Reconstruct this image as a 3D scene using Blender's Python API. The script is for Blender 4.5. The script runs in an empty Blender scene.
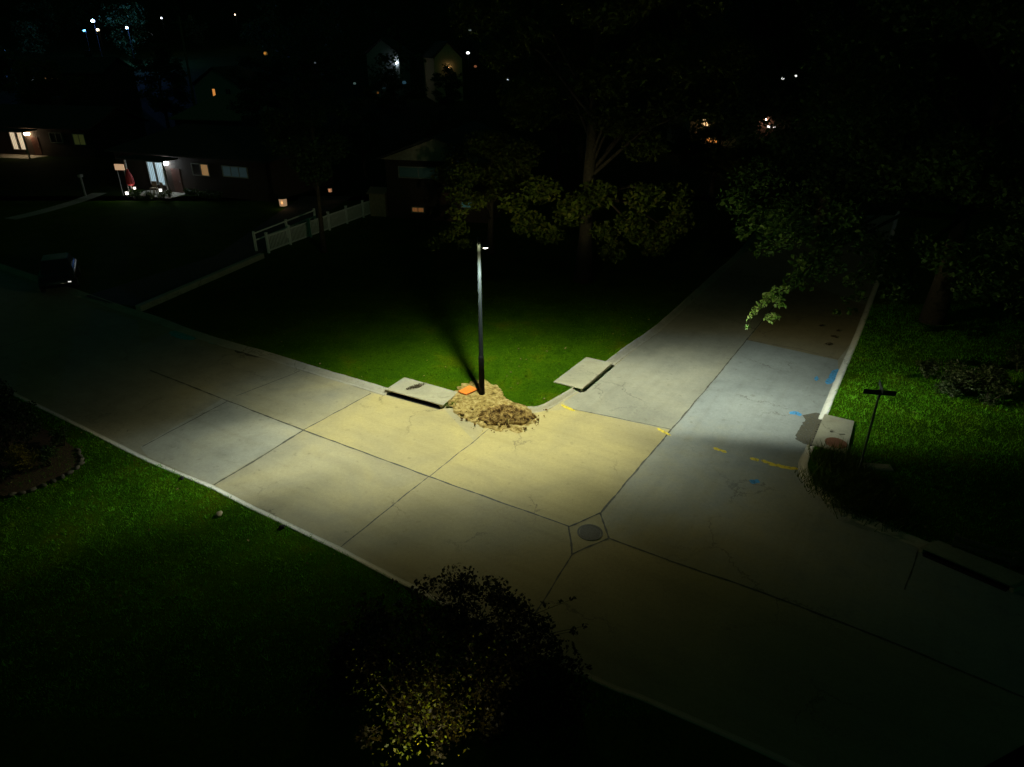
import bpy, bmesh, math, random
import numpy as np
from mathutils import Vector, Matrix, noise as mnoise

R = math.radians
scn = bpy.context.scene
col = scn.collection

# ------------------------------------------------------------------ camera
PITCH, FPX, CAMZ = 26.4, 690.0, 12.4
cam_d = bpy.data.cameras.new('camera')
cam_d.sensor_width = 36.0
cam_d.lens = 36.0 * FPX / 1024.0
cam_d.clip_start = 0.1
cam_d.clip_end = 2000.0
cam = bpy.data.objects.new('camera', cam_d)
cam.location = (0, 0, CAMZ)
cam.rotation_euler = (R(90 - PITCH), 0, 0)
col.objects.link(cam)
scn.camera = cam

# ------------------------------------------------------------------ night sky and moon
world = bpy.data.worlds.new('World')
scn.world = world
world.use_nodes = True
wn = world.node_tree
bg = wn.nodes['Background']
sky = wn.nodes.new('ShaderNodeTexSky')
sky.sky_type = 'NISHITA'
sky.sun_disc = False
sky.sun_elevation = R(38)
sky.sun_rotation = R(150)
tint = wn.nodes.new('ShaderNodeMix'); tint.data_type = 'RGBA'; tint.blend_type = 'MULTIPLY'
tint.inputs[0].default_value = 1.0
tint.inputs[7].default_value = (0.10, 1.0, 0.34, 1)     # greenish city sky glow
wn.links.new(sky.outputs[0], tint.inputs[6])
wn.links.new(tint.outputs[2], bg.inputs['Color'])
bg.inputs['Strength'].default_value = 0.0028
moon_d = bpy.data.lights.new('moon', 'SUN')
moon_d.energy = 0.004
moon_d.angle = R(3)
moon_d.color = (1.0, 0.95, 0.85)
moon = bpy.data.objects.new('moon', moon_d)
moon.rotation_euler = (R(52), 0, R(30))
col.objects.link(moon)

scn.view_settings.view_transform = 'Standard'
scn.view_settings.look = 'None'
scn.view_settings.exposure = 0.0
scn.view_settings.gamma = 1.0
scn.view_settings.use_curve_mapping = False
scn.cycles.use_denoising = True
scn.cycles.max_bounces = 6
scn.cycles.diffuse_bounces = 3
scn.cycles.transparent_max_bounces = 6
scn.cycles.sample_clamp_indirect = 3.0

# street-lamp tuning
LAMP_POWER = 1.58          # scale of the beam
LAMP_ROT = R(0)          # long axis of the beam on the ground

# ------------------------------------------------------------------ helpers
SP, CP = math.sin(R(PITCH)), math.cos(R(PITCH))
def G(px, py, z=0.0):
    """site survey: point of the plane z under a sight line of the photograph"""
    u = (px - 512) / FPX; v = (383.5 - py) / FPX
    down = SP - v * CP; fwd = CP + v * SP
    t = (CAMZ - z) / down
    return Vector((u * t, fwd * t, z))
def P(px, py, Y):
    u = (px - 512) / FPX; v = (383.5 - py) / FPX
    down = SP - v * CP; fwd = CP + v * SP
    t = Y / fwd
    return Vector((u * t, Y, CAMZ - down * t))

def setp(o, label=None, cat=None, group=None, kind=None):
    if label: o['label'] = label
    if cat: o['category'] = cat
    if group: o['group'] = group
    if kind: o['kind'] = kind
    return o
def empty(name, loc, rz=0.0, label=None, cat=None, group=None):
    o = bpy.data.objects.new(name, None)
    o.empty_display_size = 0.3
    o.location = loc; o.rotation_euler = (0, 0, rz)
    col.objects.link(o)
    return setp(o, label, cat, group)
def link(name, mesh, mat=None, parent=None, smooth=False):
    o = bpy.data.objects.new(name, mesh)
    col.objects.link(o)
    if mat is not None:
        for m in (mat if isinstance(mat, (list, tuple)) else [mat]):
            mesh.materials.append(m)
    if parent is not None: o.parent = parent
    if smooth:
        mesh.polygons.foreach_set('use_smooth', [True] * len(mesh.polygons))
    return o

class MB:
    """collects simple solids and builds them as one mesh object"""
    def __init__(s): s.v = []; s.f = []; s.m = []
    def add(s, vs, fs, mi=0):
        b = len(s.v)
        s.v += [tuple(p) for p in vs]
        s.f += [tuple(b + i for i in f) for f in fs]
        s.m += [mi] * len(fs)
    def box(s, c, d, rz=0.0, mi=0, M=None):
        hx, hy, hz = d[0] / 2, d[1] / 2, d[2] / 2
        vs = [Vector((x, y, z)) for x in (-hx, hx) for y in (-hy, hy) for z in (-hz, hz)]
        rot = Matrix.Rotation(rz, 3, 'Z') if M is None else M
        vs = [rot @ p + Vector(c) for p in vs]
        s.add(vs, [(0, 1, 3, 2), (4, 6, 7, 5), (0, 4, 5, 1), (2, 3, 7, 6), (0, 2, 6, 4), (1, 5, 7, 3)], mi)
    def tube(s, pts, rad, n=8, mi=0, cap=True):
        pts = [Vector(p) for p in pts]
        if not isinstance(rad, (list, tuple)): rad = [rad] * len(pts)
        rings = []
        for i, p in enumerate(pts):
            t = (pts[min(i + 1, len(pts) - 1)] - pts[max(i - 1, 0)]).normalized()
            a = t.cross(Vector((0, 0, 1)))
            if a.length < 1e-3: a = Vector((1, 0, 0))
            a.normalize(); b = t.cross(a)
            rings.append([p + (a * math.cos(k * 2 * math.pi / n) + b * math.sin(k * 2 * math.pi / n)) * rad[i] for k in range(n)])
        vs = [q for r in rings for q in r]
        fs = []
        for i in range(len(pts) - 1):
            for k in range(n):
                k2 = (k + 1) % n
                fs.append((i * n + k, (i + 1) * n + k, (i + 1) * n + k2, i * n + k2))
        if cap:
            fs.append(tuple(range(n))); fs.append(tuple(reversed(range((len(pts) - 1) * n, len(pts) * n))))
        s.add(vs, fs, mi)
    def prism(s, poly, z0, z1, mi=0):
        n = len(poly)
        vs = [(p[0], p[1], z0) for p in poly] + [(p[0], p[1], z1) for p in poly]
        fs = [tuple(reversed(range(n))), tuple(range(n, 2 * n))] + [(i, (i + 1) % n, n + (i + 1) % n, n + i) for i in range(n)]
        s.add(vs, fs, mi)
    def build(s, name, mat, parent=None, smooth=False, bevel=0.0):
        me = bpy.data.meshes.new(name)
        me.from_pydata(s.v, [], s.f)
        bm = bmesh.new(); bm.from_mesh(me)
        for f, mi in zip(bm.faces, s.m): f.material_index = mi
        bmesh.ops.recalc_face_normals(bm, faces=bm.faces[:])
        if bevel > 0:
            bmesh.ops.bevel(bm, geom=bm.edges[:], offset=bevel, segments=2, affect='EDGES', clamp_overlap=True)
        bm.to_mesh(me); bm.free(); me.update()
        return link(name, me, mat, parent, smooth)

def np_mesh(name, verts, faces):
    """verts (n,3), faces (m,k) all of one size"""
    me = bpy.data.meshes.new(name)
    n, (m, k) = len(verts), faces.shape
    me.vertices.add(n); me.vertices.foreach_set('co', verts.astype(np.float32).ravel())
    me.loops.add(m * k); me.loops.foreach_set('vertex_index', faces.astype(np.int32).ravel())
    me.polygons.add(m)
    me.polygons.foreach_set('loop_start', np.arange(0, m * k, k, dtype=np.int32))
    me.polygons.foreach_set('loop_total', np.full(m, k, dtype=np.int32))
    me.update(calc_edges=True); me.validate()
    return me

# ------------------------------------------------------------------ materials
def newmat(name):
    m = bpy.data.materials.new(name); m.use_nodes = True
    nt = m.node_tree
    return m, nt, nt.nodes['Principled BSDF']
def N(nt, t, **kw):
    n = nt.nodes.new(t)
    for k, v in kw.items(): setattr(n, k, v)
    return n
def setin(n, **kw):
    for k, v in kw.items(): n.inputs[k.replace('_', ' ')].default_value = v
    return n
def rgba(c): return (c[0], c[1], c[2], 1.0)
def pos_noise(nt, scale, detail=4, rough=0.6, obj=False, dist=0.0):
    if obj:
        g = N(nt, 'ShaderNodeTexCoord'); out = g.outputs['Object']
    else:
        g = N(nt, 'ShaderNodeNewGeometry'); out = g.outputs['Position']
    n = N(nt, 'ShaderNodeTexNoise'); setin(n, Scale=scale, Detail=detail, Roughness=rough, Distortion=dist)
    nt.links.new(out, n.inputs['Vector'])
    return n.outputs['Fac']
def ramp(nt, fac, stops):
    r = N(nt, 'ShaderNodeValToRGB')
    while len(r.color_ramp.elements) < len(stops): r.color_ramp.elements.new(0.5)
    for e, (p, c) in zip(r.color_ramp.elements, stops):
        e.position = p; e.color = rgba(c) if not isinstance(c, float) else (c, c, c, 1)
    nt.links.new(fac, r.inputs[0])
    return r.outputs[0]
def mixc(nt, fac, a, b, mode='MIX'):
    m = N(nt, 'ShaderNodeMix', data_type='RGBA', blend_type=mode)
    if isinstance(fac, (int, float)): m.inputs[0].default_value = fac
    else: nt.links.new(fac, m.inputs[0])
    for i, x in ((6, a), (7, b)):
        if isinstance(x, (tuple, list)): m.inputs[i].default_value = rgba(x)
        else: nt.links.new(x, m.inputs[i])
    return m.outputs[2]
def mth(nt, op, a, b=None, clamp=False):
    m = N(nt, 'ShaderNodeMath', operation=op); m.use_clamp = clamp
    for i, x in ((0, a), (1, b)):
        if x is None: continue
        if isinstance(x, (int, float)): m.inputs[i].default_value = x
        else: nt.links.new(x, m.inputs[i])
    return m.outputs[0]
def bump(nt, bsdf, fac, strength=0.3, dist=0.02):
    b = N(nt, 'ShaderNodeBump'); setin(b, Strength=strength, Distance=dist)
    nt.links.new(fac, b.inputs['Height']); nt.links.new(b.outputs[0], bsdf.inputs['Normal'])

def plain(name, c, rough=0.6, metal=0.0, var=0.25, scale=6.0, spec=0.5, bmp=0.0):
    m, nt, b = newmat(name)
    f = pos_noise(nt, scale, obj=True)
    c0 = tuple(x * (1 - var) for x in c); c1 = tuple(min(1, x * (1 + var)) for x in c)
    nt.links.new(ramp(nt, f, [(0.3, c0), (0.7, c1)]), b.inputs['Base Color'])
    setin(b, Roughness=rough, Metallic=metal)
    b.inputs['Specular IOR Level'].default_value = spec
    if bmp: bump(nt, b, f, bmp, 0.02)
    return m
def glow(name, c, strength):
    m, nt, b = newmat(name)
    b.inputs['Base Color'].default_value = rgba(tuple(min(1, x) for x in c))
    b.inputs['Emission Color'].default_value = rgba(c)
    b.inputs['Emission Strength'].default_value = strength
    return m

POLE = G(482, 396, 0.12)         # foot of the street lamp
PILE = G(503, 417, 0.0)
def concrete(name, c, stain=1.0, dark=0.5, along=0.0, film=1.0):
    m, nt, b = newmat(name)
    big = pos_noise(nt, 0.35, 5, 0.6, dist=0.6)
    mid = pos_noise(nt, 1.7, 6, 0.65)
    fine = pos_noise(nt, 38, 3, 0.7)
    base = ramp(nt, mid, [(0.28, tuple(x * 0.86 for x in c)), (0.5, c), (0.75, tuple(min(1, x * 1.09) for x in c))])
    # rain-washed clay film, patchy, thickest round the dug-up corner
    g = N(nt, 'ShaderNodeNewGeometry')
    d = N(nt, 'ShaderNodeVectorMath', operation='DISTANCE'); nt.links.new(g.outputs['Position'], d.inputs[0])
    d.inputs[1].default_value = PILE
    q = mth(nt, 'MULTIPLY', d.outputs['Value'], 0.085)
    q = mth(nt, 'SUBTRACT', 1.05, q)
    q = mth(nt, 'ADD', q, mth(nt, 'MULTIPLY', mth(nt, 'SUBTRACT', big, 0.5), 1.6))
    q = mth(nt, 'MULTIPLY', q, stain, clamp=True)
    clay = mixc(nt, mth(nt, 'MULTIPLY', q, 0.85), base, (0.52, 0.40, 0.145))
    # tyre-worn streaks and old oil drips
    v = N(nt, 'ShaderNodeTexVoronoi', feature='DISTANCE_TO_EDGE'); setin(v, Scale=0.5)
    sp = pos_noise(nt, 4.2, 2, 0.5)
    spots = ramp(nt, sp, [(0.64, (0, 0, 0)), (0.74, (1, 1, 1))])
    clay = mixc(nt, mth(nt, 'MULTIPLY', spots, 0.28), clay, (0.12, 0.10, 0.06))
    # brown tint over the middle of the junction, fading outwards
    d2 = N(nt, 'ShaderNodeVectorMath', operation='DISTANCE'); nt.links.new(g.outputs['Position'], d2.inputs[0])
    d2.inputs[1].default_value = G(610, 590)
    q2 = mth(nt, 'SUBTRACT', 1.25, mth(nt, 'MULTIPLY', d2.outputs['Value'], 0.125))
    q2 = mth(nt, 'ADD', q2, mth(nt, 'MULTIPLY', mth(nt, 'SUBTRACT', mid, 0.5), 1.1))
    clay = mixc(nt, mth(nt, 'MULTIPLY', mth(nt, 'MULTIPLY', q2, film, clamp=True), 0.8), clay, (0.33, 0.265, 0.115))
    # tyre-polished streaks along the lane
    mp = N(nt, 'ShaderNodeMapping', vector_type='TEXTURE'); mp.inputs['Rotation'].default_value = (0, 0, along); mp.inputs['Scale'].default_value = (8.0, 0.45, 1)
    nt.links.new(g.outputs['Position'], mp.inputs['Vector'])
    sn = N(nt, 'ShaderNodeTexNoise'); setin(sn, Scale=1.0, Detail=5, Roughness=0.62); nt.links.new(mp.outputs[0], sn.inputs['Vector'])
    clay = mixc(nt, 1.0, clay, ramp(nt, sn.outputs['Fac'], [(0.30, (0.92, 0.91, 0.89)), (0.52, (1.0, 1.0, 1.0)), (0.72, (1.03, 1.02, 1.01))]), 'MULTIPLY')
    # hairline cracks, only here and there
    wn_ = N(nt, 'ShaderNodeTexNoise'); setin(wn_, Scale=1.3, Detail=5, Roughness=0.7); nt.links.new(g.outputs['Position'], wn_.inputs['Vector'])
    wv = N(nt, 'ShaderNodeVectorMath', operation='ADD'); nt.links.new(g.outputs['Position'], wv.inputs[0])
    wsc = N(nt, 'ShaderNodeVectorMath', operation='SCALE'); wsc.inputs[3].default_value = 1.1; nt.links.new(wn_.outputs['Color'], wsc.inputs[0]); nt.links.new(wsc.outputs[0], wv.inputs[1])
    v.inputs['Scale'].default_value = 0.30; nt.links.new(wv.outputs[0], v.inputs['Vector'])
    ck = ramp(nt, v.outputs['Distance'], [(0.0, (1, 1, 1)), (0.010, (0, 0, 0))])
    ck = mth(nt, 'MULTIPLY', ck, ramp(nt, pos_noise(nt, 0.23, 2), [(0.52, (0, 0, 0)), (0.60, (0.6, 0.6, 0.6))]))
    clay = mixc(nt, ck, clay, (0.07, 0.06, 0.04))
    lo = ramp(nt, big, [(0.33, (0.72, 0.72, 0.70)), (0.58, (1, 1, 1))])
    clay = mixc(nt, dark, clay, mixc(nt, 1.0, clay, lo, 'MULTIPLY'))
    grain = mth(nt, 'ADD', mth(nt, 'MULTIPLY', fine, 0.55), mth(nt, 'MULTIPLY', pos_noise(nt, 9.0, 5, 0.8), 0.45))
    fr = ramp(nt, grain, [(0.30, (0.74, 0.74, 0.74)), (0.66, (1.14, 1.14, 1.14))])
    outc = mixc(nt, 1.0, clay, fr, 'MULTIPLY')
    nt.links.new(outc, b.inputs['Base Color'])
    setin(b, Roughness=0.82)
    b.inputs['Specular IOR Level'].default_value = 0.3
    bump(nt, b, fine, 0.25, 0.01)
    return m

def leafmat(name, c, trans=0.35, var=0.5, tint=None):
    m, nt, b = newmat(name)
    g = N(nt, 'ShaderNodeNewGeometry')
    big = pos_noise(nt, 0.8, 2)
    t = tint or (c[0] * 1.7, c[1] * 1.25, c[2] * 0.8)
    c0 = tuple(x * (1 - var) for x in c)
    cc = ramp(nt, g.outputs['Random Per Island'], [(0.0, c0), (0.55, c), (1.0, t)])
    cc = mixc(nt, mth(nt, 'MULTIPLY', big, 0.35), cc, tuple(x * 0.5 for x in c))
    nt.links.new(cc, b.inputs['Base Color'])
    setin(b, Roughness=0.55); b.inputs['Specular IOR Level'].default_value = 0.3
    tr = N(nt, 'ShaderNodeBsdfTranslucent')
    nt.links.new(mixc(nt, 1.0, cc, (1.5, 1.4, 0.7), 'MULTIPLY'), tr.inputs['Color'])
    mx = N(nt, 'ShaderNodeMixShader'); mx.inputs[0].default_value = trans
    nt.links.new(b.outputs[0], mx.inputs[1]); nt.links.new(tr.outputs[0], mx.inputs[2])
    nt.links.new(mx.outputs[0], nt.nodes['Material Output'].inputs['Surface'])
    return m

def lawnmat(name, c):
    m, nt, b = newmat(name)
    a = pos_noise(nt, 0.5, 5, 0.65, dist=0.5)
    f = pos_noise(nt, 14, 4, 0.7)
    ff = pos_noise(nt, 55, 2, 0.7)
    c1 = ramp(nt, a, [(0.3, (c[0] * 0.55, c[1] * 0.65, c[2])), (0.55, c), (0.75, (c[0] * 1.9, c[1] * 1.0, c[2]))])
    c2 = mixc(nt, 1.0, c1, ramp(nt, f, [(0.3, (0.5, 0.55, 0.5)), (0.7, (1.25, 1.2, 1.1))]), 'MULTIPLY')
    nt.links.new(c2, b.inputs['Base Color'])
    setin(b, Roughness=0.9); b.inputs['Specular IOR Level'].default_value = 0.02
    bump(nt, b, mth(nt, 'ADD', f, ff), 0.9, 0.05)
    return m

M = {}
_a = G(428.5, 476.5) - G(256, 412); MAIN = math.atan2(_a.y, _a.x)
_a = G(747, 340) - G(601, 513); SIDE = math.atan2(_a.y, _a.x)
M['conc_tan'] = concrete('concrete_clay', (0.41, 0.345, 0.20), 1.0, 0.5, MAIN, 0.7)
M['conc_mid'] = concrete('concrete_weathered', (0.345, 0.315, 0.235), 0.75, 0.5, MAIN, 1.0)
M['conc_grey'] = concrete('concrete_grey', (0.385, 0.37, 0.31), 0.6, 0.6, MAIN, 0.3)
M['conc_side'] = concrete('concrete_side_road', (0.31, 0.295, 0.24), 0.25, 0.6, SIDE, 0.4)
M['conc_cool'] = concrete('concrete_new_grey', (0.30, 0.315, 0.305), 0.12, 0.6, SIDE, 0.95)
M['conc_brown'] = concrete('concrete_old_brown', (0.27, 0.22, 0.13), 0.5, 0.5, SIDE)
M['kerb'] = concrete('kerb_concrete', (0.42, 0.39, 0.33), 0.45)
M['kerb_pale'] = concrete('pale_kerb_concrete', (0.56, 0.54, 0.47), 0.15, 0.4)
M['asphalt'] = plain('old_asphalt', (0.06, 0.06, 0.055), 0.9, var=0.3)
M['slab'] = concrete('drain_slab_concrete', (0.36, 0.34, 0.26), 0.4, 0.9)
M['joint'] = plain('tar_joint', (0.085, 0.078, 0.055), 0.8, var=0.4, scale=9)
M['lawn'] = lawnmat('lawn_soil_and_grass', (0.055, 0.125, 0.002))
def blademat(name, c, t, dry):
    m, nt, b = newmat(name)
    g = N(nt, 'ShaderNodeNewGeometry')
    cc = ramp(nt, g.outputs['Random Per Island'], [(0.0, tuple(x * 0.5 for x in c)), (0.6, c), (1.0, t)])
    cc = mixc(nt, ramp(nt, pos_noise(nt, 2.2, 4, 0.65, dist=0.4), [(0.38, (0, 0, 0)), (0.62, (0.8, 0.8, 0.8))]), cc, tuple(x * 0.42 for x in c))
    cc = mixc(nt, ramp(nt, pos_noise(nt, 0.45, 4, 0.7), [(0.52, (0, 0, 0)), (0.72, (0.55, 0.55, 0.55))]), cc, dry)
    nt.links.new(cc, b.inputs['Base Color'])
    setin(b, Roughness=0.7); b.inputs['Specular IOR Level'].default_value = 0.04
    tr = N(nt, 'ShaderNodeBsdfTranslucent'); nt.links.new(cc, tr.inputs['Color'])
    mx = N(nt, 'ShaderNodeMixShader'); mx.inputs[0].default_value = 0.35
    nt.links.new(b.outputs[0], mx.inputs[1]); nt.links.new(tr.outputs[0], mx.inputs[2])
    nt.links.new(mx.outputs[0], nt.nodes['Material Output'].inputs['Surface'])
    return m
M['blade'] = blademat('grass_blades', (0.070, 0.175, 0.001), (0.14, 0.26, 0.004), (0.16, 0.175, 0.002))
M['blade_lush'] = blademat('lush_grass_blades', (0.17, 0.56, 0.016), (0.26, 0.62, 0.08), (0.27, 0.42, 0.01))
M['weedblade'] = leafmat('tall_weeds', (0.07, 0.13, 0.010), 0.3, 0.6, (0.10, 0.09, 0.02))
M['ground'] = lawnmat('far_ground', (0.03, 0.055, 0.012))
def worn_paint(name, c):
    m, nt, b = newmat(name)
    b.inputs['Base Color'].default_value = rgba(c); setin(b, Roughness=0.8)
    f = mth(nt, 'ADD', mth(nt, 'MULTIPLY', pos_noise(nt, 9, 5, 0.75), 0.7), mth(nt, 'MULTIPLY', pos_noise(nt, 45, 2, 0.7), 0.3))
    a = ramp(nt, f, [(0.36, (0.15, 0.15, 0.15)), (0.50, (0.95, 0.95, 0.95))])
    tr = N(nt, 'ShaderNodeBsdfTransparent'); mx = N(nt, 'ShaderNodeMixShader')
    nt.links.new(a, mx.inputs[0]); nt.links.new(tr.outputs[0], mx.inputs[1]); nt.links.new(b.outputs[0], mx.inputs[2])
    nt.links.new(mx.outputs[0], nt.nodes['Material Output'].inputs['Surface'])
    return m
M['yellow'] = worn_paint('yellow_paint', (0.78, 0.58, 0.05))
M['blue'] = worn_paint('blue_paint', (0.08, 0.34, 0.66))
M['teal'] = worn_paint('turquoise_paint', (0.06, 0.42, 0.48))
M['white'] = plain('white_paint', (0.62, 0.66, 0.66), 0.6, var=0.12)
M['dark_metal'] = plain('dark_bronze_metal', (0.045, 0.05, 0.045), 0.5, 0.3)
M['pole'] = plain('weathered_grey_pole', (0.008, 0.011, 0.011), 0.8, 0.0, var=0.2, spec=0.15)
M['galv'] = plain('galvanised_post', (0.07, 0.09, 0.07), 0.5, 0.5)
M['sign_back'] = plain('sign_back', (0.035, 0.06, 0.04), 0.45, 0.2)
M['sign_green'] = plain('sign_green', (0.02, 0.14, 0.05), 0.45, 0.0)
M['iron'] = plain('cast_iron', (0.10, 0.09, 0.065), 0.6, 0.4, scale=40, bmp=0.4)
M['rust_iron'] = plain('rusty_iron', (0.20, 0.085, 0.045), 0.75, 0.2, scale=30, bmp=0.4)
M['void'] = plain('drain_throat', (0.008, 0.007, 0.006), 0.9)
M['orange'] = plain('orange_plastic', (0.80, 0.22, 0.025), 0.5, var=0.15)
M['black_plastic'] = plain('black_plastic', (0.02, 0.02, 0.018), 0.5)
M['sleeve'] = plain('black_sleeve', (0.006, 0.006, 0.005), 0.8, spec=0.1)
M['bark'] = plain('bark', (0.045, 0.034, 0.020), 0.9, var=0.5, scale=8, bmp=0.8)
M['leaf_oak'] = leafmat('oak_leaves', (0.105, 0.15, 0.014), 0.35, 0.5, (0.15, 0.14, 0.02))
M['leaf_maple'] = leafmat('maple_leaves', (0.05, 0.12, 0.018), 0.35, 0.5, (0.14, 0.22, 0.05))
M['leaf_dark'] = leafmat('dark_leaves', (0.045, 0.10, 0.03), 0.3, 0.5)
M['leaf_plum'] = leafmat('purple_leaves', (0.034, 0.028, 0.012), 0.35, 0.5, (0.09, 0.08, 0.02))
M['leaf_yellow'] = leafmat('yellow_green_leaves', (0.13, 0.17, 0.02), 0.5, 0.4, (0.26, 0.26, 0.04))
M['leaf_shrub'] = leafmat('shrub_leaves', (0.05, 0.085, 0.02), 0.3, 0.6, (0.22, 0.24, 0.13))
M['leaf_gold'] = leafmat('golden_shrub_leaves', (0.22, 0.19, 0.025), 0.3, 0.6, (0.40, 0.30, 0.05))
M['leaf_red'] = leafmat('red_leaves', (0.16, 0.03, 0.012), 0.4, 0.5, (0.36, 0.10, 0.03))
M['needle'] = leafmat('evergreen_needles', (0.018, 0.04, 0.014), 0.15, 0.5)
M['mulch'] = plain('mulch', (0.06, 0.035, 0.02), 0.95, var=0.6, scale=18, bmp=1.0)
M['stone'] = plain('edging_stone', (0.10, 0.09, 0.075), 0.85, var=0.4, scale=5)
M['brick'] = plain('red_brick', (0.05, 0.032, 0.024), 0.85, var=0.4, scale=12)
M['tanbrick'] = plain('tan_siding', (0.34, 0.27, 0.17), 0.8, var=0.2)
M['greysiding'] = plain('grey_siding', (0.26, 0.28, 0.30), 0.8, var=0.15)
M['roof_brown'] = plain('brown_shingles', (0.25, 0.19, 0.14), 0.9, var=0.3, scale=10)
M['roof_pale'] = plain('pale_shingles', (0.42, 0.26, 0.20), 0.9, var=0.2, scale=10)
M['roof_dark'] = plain('dark_shingles', (0.05, 0.05, 0.05), 0.9, var=0.3, scale=10)
M['trim'] = plain('pale_trim', (0.30, 0.30, 0.28), 0.6, var=0.1)
M['door'] = plain('door_paint', (0.10, 0.04, 0.03), 0.5)
M['glass'] = plain('dark_glass', (0.012, 0.015, 0.018), 0.3, var=0.05)
M['carpaint'] = plain('dark_car_paint', (0.02, 0.022, 0.028), 0.25, 0.3, var=0.05)
M['tyre'] = plain('tyre_rubber', (0.015, 0.015, 0.015), 0.85)
M['rim'] = plain('wheel_rim', (0.35, 0.35, 0.36), 0.3, 0.9)
M['wood'] = plain('weathered_timber', (0.16, 0.12, 0.075), 0.85, var=0.35, scale=7, bmp=0.5)
M['redplastic'] = plain('red_cloth', (0.42, 0.03, 0.03), 0.7)
def sand():
    m, nt, b = newmat('sandy_clay')
    f = pos_noise(nt, 5, 6, 0.7); g = pos_noise(nt, 30, 3, 0.7)
    c = ramp(nt, f, [(0.36, (0.10, 0.06, 0.014)), (0.47, (0.30, 0.20, 0.055)), (0.60, (0.50, 0.36, 0.13)), (0.76, (0.60, 0.48, 0.24))])
    c = mixc(nt, 1.0, c, ramp(nt, g, [(0.3, (0.75, 0.75, 0.75)), (0.65, (1.05, 1.05, 1.05))]), 'MULTIPLY')
    nt.links.new(c, b.inputs['Base Color']); setin(b, Roughness=0.95)
    b.inputs['Specular IOR Level'].default_value = 0.1
    bump(nt, b, g, 0.3, 0.02)
    return m
M['sand'] = sand()
def soil():
    m, nt, b = newmat('dug_soil')
    f = pos_noise(nt, 7, 6, 0.75); g = pos_noise(nt, 26, 3, 0.7)
    c = ramp(nt, f, [(0.37, (0.014, 0.007, 0.002)), (0.46, (0.13, 0.070, 0.018)), (0.64, (0.42, 0.27, 0.08))])
    nt.links.new(c, b.inputs['Base Color']); setin(b, Roughness=0.95)
    b.inputs['Specular IOR Level'].default_value = 0.1
    bump(nt, b, g, 0.8, 0.04)
    return m
M['soil'] = soil()
M['straw'] = plain('straw', (0.44, 0.29, 0.08), 0.9, var=0.4)

# ------------------------------------------------------------------ the setting: terrain
def hill_z(x, y):
    t = min(1, max(0, (y - 46) / 14)); t = t * t * (3 - 2 * t)
    z = -0.30 + 0.42 * t
    d = max(0, y - 98)
    z += 0.125 * d * (d / (d + 40)) + (0.9 * mnoise.noise(Vector((x * 0.02, y * 0.02, 3))) * min(1, d / 60))
    return min(z, 62)
def build_ground():
    xs = np.concatenate([np.linspace(-620, -130, 26), np.linspace(-120, 120, 61), np.linspace(130, 620, 26)])
    ys = np.concatenate([np.linspace(-80, 40, 13), np.linspace(46, 110, 33), np.linspace(116, 640, 60)])
    v = np.array([(x, y, hill_z(x, y)) for y in ys for x in xs])
    nx = len(xs)
    f = np.array([(j * nx + i, j * nx + i + 1, (j + 1) * nx + i + 1, (j + 1) * nx + i) for j in range(len(ys) - 1) for i in range(nx - 1)])
    o = link('ground', np_mesh('ground', v, f), M['ground'], smooth=True)
    setp(o, kind='structure')
build_ground()

LZ = 0.12
def smooth_poly(pts, n=6):
    """Catmull-Rom through world points"""
    out = []
    for i in range(len(pts) - 1):
        p0 = pts[max(i - 1, 0)]; p1 = pts[i]; p2 = pts[i + 1]; p3 = pts[min(i + 2, len(pts) - 1)]
        for k in range(n):
            t = k / n
            out.append(0.5 * ((2 * p1) + (p2 - p0) * t + (2 * p0 - 5 * p1 + 4 * p2 - p3) * t * t + (3 * p1 - p0 - 3 * p2 + p3) * t ** 3))
    out.append(pts[-1])
    return out
def px_line(pts, z=0.0, n=6, smooth=True):
    w = [G(x, y, z) for x, y in pts]
    return smooth_poly(w, n) if smooth else w

# road-side edges of the kerbs, at road level
near_edge = px_line([(-140, 318), (65, 417), (150, 459), (212, 485), (256, 507), (338, 546), (396, 576), (500, 629), (597, 677), (652, 699), (762, 747), (900, 812)])
far_edge = px_line([(-140, 222), (20, 276), (110, 308), (150, 321), (181, 333), (217, 345), (256, 356), (313, 374), (350, 385), (384, 395.5)])
corner_edge = px_line([(443, 406), (456, 402), (478, 404), (505, 408), (527, 412.5), (545, 410.5), (563, 401), (581, 390)])
side_edge = px_line([(613, 366), (632, 351), (660, 331), (690, 304), (722, 274), (745, 252), (775, 215)])
right_edge_a = px_line([(902, 190), (884, 255), (866, 305), (851, 343), (838, 372), (829, 393), (818, 419)])
right_edge_b = px_line([(806, 447), (798, 465), (802, 480), (815, 493), (835, 510), (853, 520.5), (878, 531), (918, 548), (1024, 594), (1180, 660)])

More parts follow.
